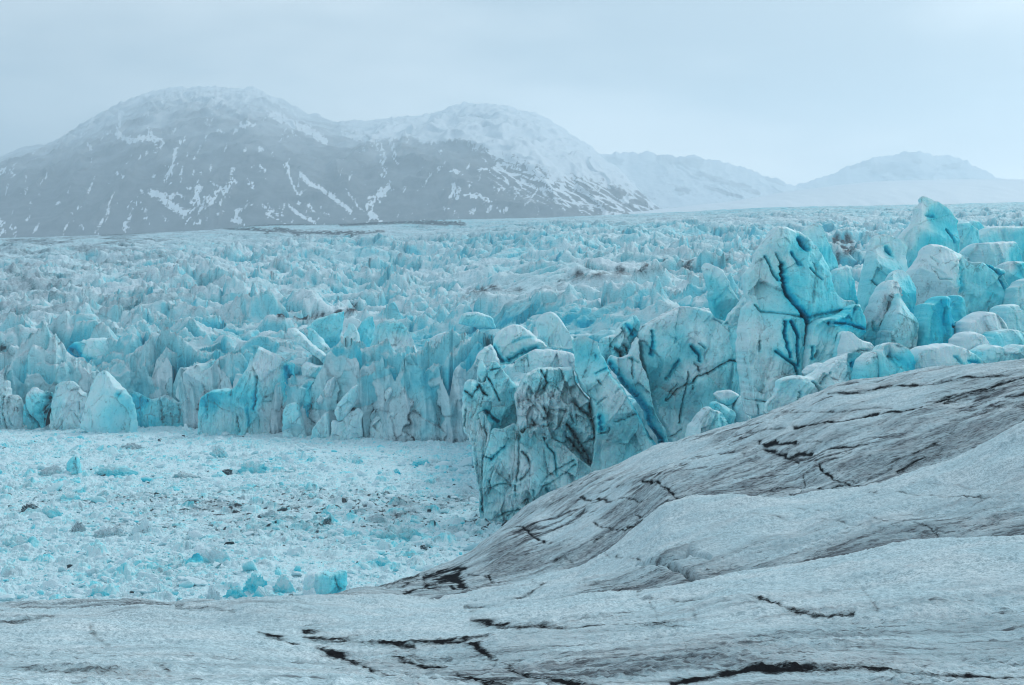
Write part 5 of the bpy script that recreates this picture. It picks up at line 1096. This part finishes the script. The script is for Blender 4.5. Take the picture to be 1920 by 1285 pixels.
_bs = [0]
def berg(label, x0, x1, y0, y1, blue=0.5, dirt=0.1, shape=None, cracks=0.0, top=0.25, depth=0.7, cuts=9, name='ice_floe', cat='ice floe'):
    """a free lump of floating ice between picture columns x0..x1, top y0, water line y1"""
    _bs[0] += 1; sd = _bs[0]
    rng = np.random.default_rng(900 + sd)
    Y = lake_y(y1 - 1); m = Y / F
    w = (x1 - x0) * m / 2; h = max((y1 - y0) * m, 0.4)
    v, f = ico(5)
    r = np.full(len(v), 1.0)
    for k in range(cuts):
        n = rng.normal(size=3); n[2] = abs(n[2]) * 0.8; n /= np.linalg.norm(n)
        d = rng.uniform(0.55, 0.88); c = v @ n
        r = np.minimum(r, np.where(c > 1e-3, d / np.maximum(c, 1e-3), 9))
    r = np.minimum(r, 1.0)
    p = v * r[:, None]
    if shape:                                                     # sideways profile: height fraction along the width
        hx = np.interp(p[:, 0], np.linspace(-1, 1, len(shape)), shape)
        p[:, 2] = np.where(p[:, 2] > 0, p[:, 2] * hx, p[:, 2])
    s = sd * 9.7
    nrm = fbm(v[:, 0] * 2.2 + s + v[:, 2], v[:, 1] * 2.2 + v[:, 2] * 1.7, 5, 300 + sd) * 0.17 + (ridged(v[:, 0] * 3 + s, v[:, 2] * 3 + v[:, 1], 3, 320 + sd) - .4) * 0.16
    p = p + v * nrm[:, None]
    p = p / np.array([np.abs(p[:, 0]).max(), np.abs(p[:, 1]).max(), p[:, 2].max()])
    co = p * np.array([w, w * depth, h])
    co[:, 2] = np.where(p[:, 2] < 0, p[:, 2] * h * 0.5, co[:, 2])
    cx = ((x0 + x1) / 2 - 960) * m
    co = co + np.array([cx, Y + w * depth * 0.6, 0.05])
    crust = sstep(0.35, 0.85, v[:, 2])
    bl = blue + 0.25 * fbm(v[:, 0] * 2 + s, v[:, 1] * 2 + v[:, 2] * 2, 3, 340 + sd) - top * crust
    dr = dirt + 0.35 * dirt * fbm(v[:, 0] * 4 + s, v[:, 1] * 4 + v[:, 2] * 3, 3, 350 + sd)
    if cracks:
        st = ridged(v[:, 0] * 2.6 + v[:, 2] * 1.1 + s, v[:, 2] * 0.5 + v[:, 1] * .6, 2, 360 + sd)
        dr = np.maximum(dr, cracks * sstep(0.72, 0.95, st))
    o = make_mesh(name, co, f, M_BERG, {'blue': np.clip(bl, 0, 1), 'dirt': np.clip(dr, 0, 1.2)}, loc=(cx, Y, 0))
    return tag(o, label, cat)
def build_bergs():
    berg("low dirty floe joined to the left of the upright dark-sided slab", 62, 122, 874, 896, .30, .42, shape=(.3, .6, .8, .9, 1))
    berg("flat cyan floe right of the upright dark-sided slab", 160, 252, 872, 896, .62, .18, shape=(.4, .7, 1, .9, .4))
    berg("zebra-striped ice boulder, black veins over white, mid lagoon", 236, 298, 975, 1014, .14, .14, shape=(.6, .9, 1, .9, .6), cracks=1.1, top=.05)
    berg("flat dirty floe stretching left of the zebra-striped boulder", 150, 238, 990, 1012, .16, .40, shape=(.5, .7, .6, .8, .6), cracks=.8)
    berg("small dark-tipped floe at the far end of the flat dirty floe", 122, 160, 980, 1004, .2, .55, shape=(.3, .6, .9, 1, .7), cracks=.9)
    berg("teal mound of ice left of the zebra-striped boulder", 60, 114, 950, 974, .58, .14, shape=(.3, .7, .9, 1, .7))
    berg("black debris-covered lump near the left edge of the lagoon", 24, 78, 947, 966, .3, .80, shape=(.5, .8, .7, 1, .4))
    berg("cyan block with a dark debris streak under the far ice front", 386, 428, 836, 860, .50, .22, shape=(.6, .9, 1, .8, .6), cracks=.9)
    berg("grey gravel-covered mound close to the far ice front", 220, 278, 832, 847, .24, .50, shape=(.3, .8, 1, .7, .3))
    berg("small brown rock-covered floe beside the teal rubble ridge", 411, 438, 881, 893, .2, .85)
    berg("ridge of teal rubble ice in the far lagoon", 434, 504, 866, 890, .60, .20, shape=(.7, .9, .7, .8, 1), cracks=.5)
    berg("thin dirty floe left of the small brown floe", 314, 378, 886, 900, .34, .45, shape=(.6, 1, .7, .5, .3), cracks=.7)
    berg("dark-undercut slab of ice above the teal mound", 172, 208, 921, 936, .46, .34, shape=(.4, .7, 1, .9))
    berg("cyan chips pushed together below the upright dark-sided slab", 98, 152, 928, 944, .56, .06, shape=(.5, .8, .6, 1, .5))
    berg("bright blue shard, rightmost of the far lagoon", 769, 806, 861, 875, .74, .05)
    berg("deep blue chip left of the bright blue far shard", 733, 752, 880, 893, .80, .06)
    berg("pale blue dome in the far lagoon between ridge and shard", 655, 682, 856, 872, .46, .04)
    berg("turquoise nub of ice in the middle of the lagoon", 596, 622, 956, 971, .72, .05)
    berg("long low dirty-backed floe left of the turquoise nub", 476, 536, 958, 974, .36, .42, shape=(.2, .5, 1, .9, .6))
    berg("pile of dirty striped slabs in the right lagoon", 678, 734, 964, 983, .22, .42, shape=(.5, .6, .8, 1, .7), cracks=1.0)
    berg("large teal and gravel-dark floe near the cliff corner", 694, 802, 988, 1020, .58, .36, shape=(.25, .5, .6, 1, .8), cracks=.7)
    berg("flat teal floe between gravel-dark floe and the dark ridge", 808, 868, 1000, 1018, .62, .14, shape=(.6, .9, .8, .5))
    berg("teal sunken floe out from the ridge's black band", 682, 736, 1047, 1066, .68, .06, shape=(.4, .8, 1, .7, .4))
    berg("small black rock-laden lump out from the dirty ridge", 784, 802, 1023, 1036, .3, .85)
    berg("luminous cyan hummock, brightest in the near brash", 448, 502, 1078, 1116, .72, .03, shape=(.5, .8, 1, .9, .6), top=.15)
    berg("lens-shaped blue floe left of the luminous cyan hummock", 414, 468, 1102, 1124, .70, .04, shape=(.4, .9, 1, .8, .3), top=.1)
    berg("white-topped cyan wedge in front of the luminous hummock", 464, 540, 1102, 1134, .70, .03, shape=(.8, 1, .7, .6, .4), top=.5)
    berg("teal slab between luminous hummock and big square block", 505, 556, 1080, 1116, .58, .08, shape=(.6, 1, .9, .8, .6))
    berg("dirty-striped white lump at the near left end of the blue cluster", 381, 416, 1098, 1130, .10, .28, shape=(.7, 1, .8, .6), cracks=.8)
    berg("small pale cyan cube beside the dirty-striped white lump", 364, 386, 1116, 1134, .48, .04)
    berg("white crumbly lump under the big square block", 556, 604, 1106, 1136, .14, .06, shape=(.6, .9, 1, .7))
    berg("wide shallow cyan floe out beyond the luminous hummock", 358, 436, 1028, 1062, .42, .05, shape=(.5, .9, .6, .8, 1), top=.3)
    berg("blue chip with a dark corner alone in the near left brash", 166, 204, 1102, 1122, .62, .14)
    berg("pale blue drift piled at the left edge of the lagoon", -20, 66, 1006, 1032, .46, .12, shape=(.8, 1, .8, .7, .4), top=.15)
    berg("white hill of rubble against the ice front, highest of the shore heap", 330, 366, 796, 818, .34, .06, shape=(.5, .8, 1, .7, .4))
build_bergs()
k4 = Q(0, 790, 3.78); k5 = Q(360, 820, 3.43)
ice_block('ice_floe', "big square blue-grey block with a dark right edge at the ridge foot", 'ice floe', k5((712, 1075), (716, 960), (724, 890), (745, 868), (800, 866), (860, 866), (905, 876), (930, 862), (985, 858), (1000, 900), (985, 1000), (980, 1075)), lake_y(1122), 4.2, 16, 0.55, 0.14, facet=(26, .5, 0), lean=.05,
          tint=tn(k5, (760, 900, .3), (850, 950, .62), (960, 890, .75), (800, 1010, .5), (870, 1030, .75)), cracks=[crk(k5, [(925, 900), (945, 930), (955, 970), (935, 1000)], 4, .3, .85), crk(k5, [(830, 868), (880, 880)], 3, .2, .7), crk(k5, [(810, 1030), (880, 1050)], 4, .3, .6, .3)])
ice_block('ice_floe', "upright ice slab with a dark side, tallest piece in the far brash", 'ice floe', k4((480, 410), (482, 280), (500, 262), (512, 248), (545, 252), (560, 310), (580, 410)), lake_y(893), 4, 5, 0.7, 0.10, facet=(20, .5, 0), jit=.6, step=.9, lean=.05, tint=tn(k4, (495, 320, .8), (545, 330, .6)), cracks=[crk(k4, [(540, 260), (548, 330), (555, 400)], 5.5, .4, .8)])

# ------------------------------------------------------------------ mountains beyond the glacier
def mountain(name, crest, base_py, Y0, Yc, snow_fn, x0, x1, stepx, rows, rough, mat, cloud_fade_z=(520, 1350), jag=1.0):
    px = np.arange(x0, x1, stepx)
    cy = smooth1(ip(px, crest), 9)
    notch = jag * (4.5 * fbm(px / 34.0, px * 0 + 0.3, 4, 415, 0.6) + 3.0 * (0.45 - ridged(px / 15.0, px * 0 + 4, 3, 417)))
    v = np.concatenate([np.linspace(0, 1, rows), 1 + np.linspace(0, 1, 24)[1:]])
    PXg, V = np.meshgrid(px, v)
    CY = np.broadcast_to(cy, PXg.shape)
    yc = Yc + 260 * fbm(px / 130.0, px * 0 + 3, 3, 401)[None, :]
    Vf = np.clip(V, 0, 1)
    Y = Y0 + (yc - Y0) * Vf ** 1.25 + np.clip(V - 1, 0, 1) * 900
    zc = H + (642.5 - CY) / F * yc
    zb = H + (642.5 - base_py) / F * Y0
    Z = zb + (zc - zb) * (0.72 * Vf + 0.28 * Vf ** 0.6)
    drop = np.clip(V - 1, 0, 1)
    Z = Z - (notch / F * yc) * Vf ** 9 * (1 - drop)
    Z = Z - (zc - zb) * (drop ** 1.3) * 1.0
    # ribs and gullies run down the fall line
    X = (PXg - 960) / F * Y
    X_ = X * 0.55; U = X_ / 170.0 + 0.9 * fbm(X_ / 300, Z / 380, 4, 403)
    rib = ridged(U, Z / 700.0 + X_ / 500, 5, 405, 0.55) - 0.42
    amp = rough * np.sin(np.clip(Vf, 0.02, 0.985) * PI) ** 0.6 * (drop == 0)
    Y = Y - rib * amp * 1.6
    Z = Z + (fbm(X / 90, Z / 60, 4, 407) * 0.30 + rib * 0.35) * amp * 0.6
    Z = Z + fbm(X / 40, Z / 40, 3, 409) * 2.5 * (Vf > 0.02)
    X = (PXg - 960) / F * Y
    PY = 642.5 + (H - Z) / Y * F
    snow = snow_fn(PXg, PY, rib, X, Z)
    # cloud fade painted into the rock colour, paler toward the summits
    cloud_fade = sstep(cloud_fade_z[0], cloud_fade_z[1], Z + 60 * fbm(X / 300, Z / 200, 3, 411)) + 0.5 * fbm(X / 160, Z / 90, 4, 412) * sstep(cloud_fade_z[0] * 0.5, cloud_fade_z[1], Z)
    o = make_mesh(name, np.stack([X, Y, Z], -1), grid_faces(*X.shape), mat, {'snow': np.clip(snow, 0, 1.3), 'cloud_fade': np.clip(cloud_fade, 0, 1)})
    return structure(o)
def build_mountains():
    m, nt, b = new_mat("mountain_rock_and_snow")
    pos = position(nt)
    n1 = noise(nt, pos, 0.075, 5, 0.7); n2 = noise(nt, pos, 0.006, 4, 0.6)
    n3 = noise(nt, pos, 0.02, 5, 0.65, stretch=(1, 1, 0.35))
    rock = mixc(nt, maprange(nt, n3, 0.3, 0.7), (0.016, 0.028, 0.042), (0.065, 0.085, 0.105))
    s = mathn(nt, 'ADD', attr(nt, 'snow'), mathn(nt, 'MULTIPLY', mathn(nt, 'SUBTRACT', n1, 0.5), 1.5))
    rock = mixc(nt, mathn(nt, 'MULTIPLY', attr(nt, 'cloud_fade'), 0.85), rock, (0.52, 0.60, 0.66))
    c = mixc(nt, maprange(nt, s, 0.42, 0.70), rock, (0.64, 0.71, 0.77))
    nt.links.new(c, b.inputs['Base Color']); b.inputs['Roughness'].default_value = 0.8
    b.inputs['Specular IOR Level'].default_value = 0.1
    h = lambda *p: [(x / 2, y / 2) for x, y in p]
    gullies = [
        (h((690, 515), (665, 560), (645, 620), (625, 680)), 6, 1.0), (h((455, 410), (445, 460), (440, 500)), 7, .8), (h((430, 500), (480, 525), (560, 515), (600, 530)), 8, 1.0), (h((560, 480), (590, 540), (580, 570)), 5, .8), (h((250, 520), (330, 490), (420, 500)), 5, .6),
        (h((800, 400), (780, 470)), 8, .5), (h((880, 490), (920, 470), (950, 460)), 6, .9), (h((820, 495), (850, 490)), 4, .8), (h((930, 400), (970, 420)), 6, .6),
        (h((1025, 430), (1090, 460), (1160, 490), (1215, 525)), 10, 1.1), (h((1060, 400), (1130, 440)), 8, .6), (h((1290, 500), (1340, 520), (1400, 530)), 7, .8),
        (h((1430, 540), (1440, 600), (1438, 665)), 3.2, 1.0), (h((1475, 540), (1480, 610)), 3.2, .9), (h((1400, 490), (1410, 560)), 4, .8), (h((1620, 500), (1625, 550)), 4, .8), (h((1520, 500), (1530, 540)), 3, .7), (h((1650, 560), (1655, 580)), 3, .8),
        (h((560, 720), (600, 735), (640, 770), (690, 800)), 9, 1.1), (h((620, 730), (680, 735)), 6, .9), (h((560, 715), (525, 740), (490, 780), (470, 860)), 3.0, .9), (h((715, 710), (750, 700), (740, 750), (710, 795)), 5.5, 1.1), (h((880, 680), (840, 710), (800, 735), (780, 765)), 5.0, 1.1), (h((790, 765), (825, 765)), 3, .8), (h((700, 830), (760, 830)), 3, .9), (h((800, 690), (815, 700)), 4, .8),
        (h((900, 785), (885, 810), (870, 828), (900, 828)), 6, 1.2), (h((930, 670), (940, 700)), 3, .9), (h((980, 640), (985, 630)), 5, .9),
        (h((1070, 612), (1075, 650), (1095, 690), (1115, 725)), 3.4, 1.1), (h((1130, 655), (1160, 690), (1215, 715), (1270, 755), (1310, 790)), 5.5, 1.1), (h((1300, 710), (1330, 760), (1360, 790)), 3.0, .8),
        (h((1465, 692), (1420, 735), (1390, 765), (1385, 800), (1420, 825)), 6.5, 1.2), (h((1090, 780), (1130, 810), (1175, 832)), 4.5, 1.1), (h((980, 770), (1020, 790), (1070, 815)), 4, .9), (h((1150, 765), (1180, 790)), 4, .9), (h((1000, 800), (1070, 840)), 3, .8),
        (h((1680, 635), (1720, 645)), 5, 1.0), (h((1790, 632), (1830, 638)), 4, 1.0), (h((1700, 690), (1710, 715), (1680, 740), (1720, 740)), 4.5, 1.1), (h((1765, 680), (1760, 710)), 3, .9), (h((1740, 735), (1800, 730)), 4, 1.1), (h((1810, 745), (1840, 755)), 4, 1.0), (h((1860, 715), (1890, 715)), 4, .9), (h((1880, 790), (1900, 780)), 6, 1.0), (h((1665, 790), (1675, 780)), 4, .8), (h((1715, 800), (1720, 810)), 3, .8), (h((1540, 810), (1545, 800)), 5, .6),
        (h((445, 660), (450, 655)), 5, .9), (h((410, 700), (425, 680)), 3, .5), (h((335, 545), (342, 570)), 3.5, .9), (h((20, 625), (5, 660)), 3.5, 1.0), (h((50, 630), (35, 665)), 2.8, .8), (h((0, 820), (10, 840), (0, 880)), 5, 1.0), (h((55, 850), (45, 885)), 3, .9), (h((295, 775), (300, 790)), 5, .8), (h((265, 790), (270, 800)), 3, .7), (h((310, 850), (320, 870)), 3, .7), (h((545, 800), (548, 830)), 3, .9), (h((605, 810), (640, 830)), 3, .6), (h((465, 840), (468, 865)), 3.4, 1.0), (h((360, 865), (362, 880)), 2.4, .9),
        (h((1210, 800), (1240, 810)), 3, .6), (h((1300, 815), (1330, 820)), 3, .6), (h((170, 540), (260, 500)), 4, .5), (h((700, 550), (740, 520)), 3, .4), (h((1060, 510), (1130, 520)), 4, .5), (h((810, 800), (820, 805)), 4, .8),
    ]
    def snow_main(PX, PY, rib, X, Z):
        s = 0.10 + 0.10 * fbm(X / 120, Z / 50, 4, 421)
        wob = 1.6 * fbm(PX / 13, PY / 13, 5, 423, 0.62)
        brk = fbm(PX / 6, PY / 9, 4, 424, 0.6)
        s = s + 0.55 * sstep(0.42, 0.95, fbm(PX / 16 + PY / 40, PY / 34, 5, 422, 0.6) + 0.25 * rib + 0.10 * sstep(330, 420, PY))
        for line, w, k in gullies:
            line = np.array(line, float)
            sel = (PX > line[:, 0].min() - 25) & (PX < line[:, 0].max() + 25) & (PY > line[:, 1].min() - 25) & (PY < line[:, 1].max() + 25)
            if not sel.any(): continue
            d, _, _ = seg_dist(PX[sel] + wob[sel] * 5, PY[sel] + wob[sel] * 4, line)
            s[sel] = np.maximum(s[sel], k * np.exp(-(d / (w * 0.95)) ** 2) * (0.88 + 0.55 * brk[sel]))
        # fresh snow on the heights, more toward the right; also paints their cloud fade
        lim = ip(PX, [(-300, 120), (0, 160), (200, 205), (330, 200), (480, 200), (560, 210), (640, 245), (740, 258), (820, 262), (880, 270), (940, 300), (1040, 335), (1130, 345), (1230, 372), (1400, 380)])
        lim = lim + 14 * fbm(PX / 40, PY / 60, 3, 425)
        s = np.maximum(s, (0.72 + 0.35 * sstep(600, 800, PX)) * sstep(28, -40, PY - lim) + 0.30 * fbm(PX / 7, PY / 14, 4, 427) * sstep(50, -40, PY - lim))
        s = s + 1.2 * sstep(640, 760, PX) * sstep(272, 232, PY + 10 * fbm(PX / 30, PY / 30, 3, 426))  # extra white over the centre summit, painted so it fades into the sky
        # wind-laid streaks on the right shoulder
        sh = sstep(860, 960, PX) * sstep(10, 60, PY - ip(PX, [(860, 215), (1000, 235), (1100, 280), (1230, 395)]))
        A_ = (PX * 0.86 + PY * 0.5); B_ = (-PX * 0.5 + PY * 0.86)
        st = ridged(A_ / 46, B_ / 9, 4, 429)
        edge = sstep(120, 20, PY - ip(PX, [(860, 240), (940, 290), (1000, 310), (1100, 340), (1230, 395)]) )
        s = np.maximum(s, sstep(880, 930, PX) * (0.30 + 0.65 * sstep(0.28, 0.62, st)) * edge)
        return s
    mountain("mountain", [(-420, 450), (-300, 420), (-150, 362), (0, 296), (20, 287), (60, 276), (100, 268), (130, 246), (180, 216), (220, 196), (270, 176), (330, 163), (420, 162), (490, 167), (520, 184), (560, 204), (620, 226), (700, 228), (800, 214), (870, 194), (930, 194), (1000, 211), (1050, 236), (1100, 272), (1150, 312), (1190, 350), (1225, 393), (1280, 440)],
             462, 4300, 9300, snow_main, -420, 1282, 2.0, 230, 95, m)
    def snow_second(PX, PY, rib, X, Z):
        s = 0.80 + 0.25 * fbm(PX / 18, PY / 9, 4, 441) + 0.1 * fbm(PX / 6, PY / 4, 3, 442)
        for line, w in (([(1238, 294), (1260, 300), (1290, 304), (1312, 306)], 9), ([(1140, 300), (1160, 304)], 7), ([(1100, 335), (1140, 340)], 10), ([(1310, 325), (1340, 335), (1390, 350), (1420, 360)], 5), ([(1270, 355), (1290, 358)], 4), ([(1440, 335), (1470, 345)], 4), ([(1320, 350), (1390, 370)], 3)):
            d, _, _ = seg_dist(PX + 4 * fbm(PX / 9, PY / 9, 2, 443), PY, line)
            s = s - 0.75 * np.exp(-(d / w) ** 2)
        return s
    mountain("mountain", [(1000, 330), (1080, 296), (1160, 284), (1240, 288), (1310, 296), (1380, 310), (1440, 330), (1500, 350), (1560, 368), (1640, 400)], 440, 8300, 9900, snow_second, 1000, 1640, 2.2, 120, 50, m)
    def snow_third(PX, PY, rib, X, Z):
        s = 0.85 + 0.2 * fbm(PX / 18, PY / 9, 4, 451)
        for line, w in (([(1640, 318), (1670, 316), (1690, 326)], 9), ([(1700, 322), (1720, 330)], 5), ([(1770, 315), (1800, 310)], 6), ([(1600, 312), (1630, 306)], 6), ([(1712, 300), (1722, 304)], 5)):
            d, _, _ = seg_dist(PX + 5 * fbm(PX / 9, PY / 9, 2, 453), PY, line)
            s = s - 0.70 * np.exp(-(d / w) ** 2)
        return s
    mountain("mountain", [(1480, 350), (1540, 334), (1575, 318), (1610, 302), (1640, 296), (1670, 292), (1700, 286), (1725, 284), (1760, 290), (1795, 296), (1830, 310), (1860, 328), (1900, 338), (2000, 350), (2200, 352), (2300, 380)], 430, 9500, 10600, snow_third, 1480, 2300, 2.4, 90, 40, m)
    # the ice cap's smooth dome between glacier and the last summits
    ms, nt, b = new_mat("ice_cap_snow")
    pos = position(nt)
    c = mixc(nt, noise(nt, pos, 0.01, 4, .6, stretch=(.3, 1, 1)), (0.56, 0.66, 0.73), (0.64, 0.72, 0.78))
    nt.links.new(c, b.inputs['Base Color']); b.inputs['Roughness'].default_value = 0.7
    mountain("hill", [(1180, 410), (1240, 400), (1330, 388), (1400, 378), (1440, 366), (1500, 358), (1560, 349), (1640, 341), (1760, 337), (1920, 337), (2100, 338), (2400, 345)], 430, 3600, 6400, lambda PX, PY, r, X, Z: PX * 0 + 1, 1180, 2400, 4, 60, 6, ms, jag=0)
build_mountains()

# ------------------------------------------------------------------ the air
def build_haze():
    x0, x1, y0, y1, z0, z1 = -6600, 6600, -150, 12000, -9, 2050
    v = [(x, y, z) for z in (z0, z1) for y in (y0, y1) for x in (x0, x1)]
    f = np.array([(0, 2, 3, 1), (4, 5, 7, 6), (0, 1, 5, 4), (2, 6, 7, 3), (0, 4, 6, 2), (1, 3, 7, 5)])
    m = bpy.data.materials.new("haze_air"); m.use_nodes = True
    nt = m.node_tree; nt.nodes.clear()
    out = nt.nodes.new("ShaderNodeOutputMaterial"); p = nt.nodes.new("ShaderNodeVolumePrincipled")
    p.inputs['Color'].default_value = (0.62, 0.80, 0.93, 1); p.inputs['Density'].default_value = HAZE_D
    p.inputs['Anisotropy'].default_value = 0.3
    nt.links.new(p.outputs[0], out.inputs['Volume'])
    o = make_mesh("haze", v, f, m, smooth=False)
    o['kind'] = 'stuff'; o['label'] = "pale blue mist in the air"
HAZE_D = 0.00015
build_haze()
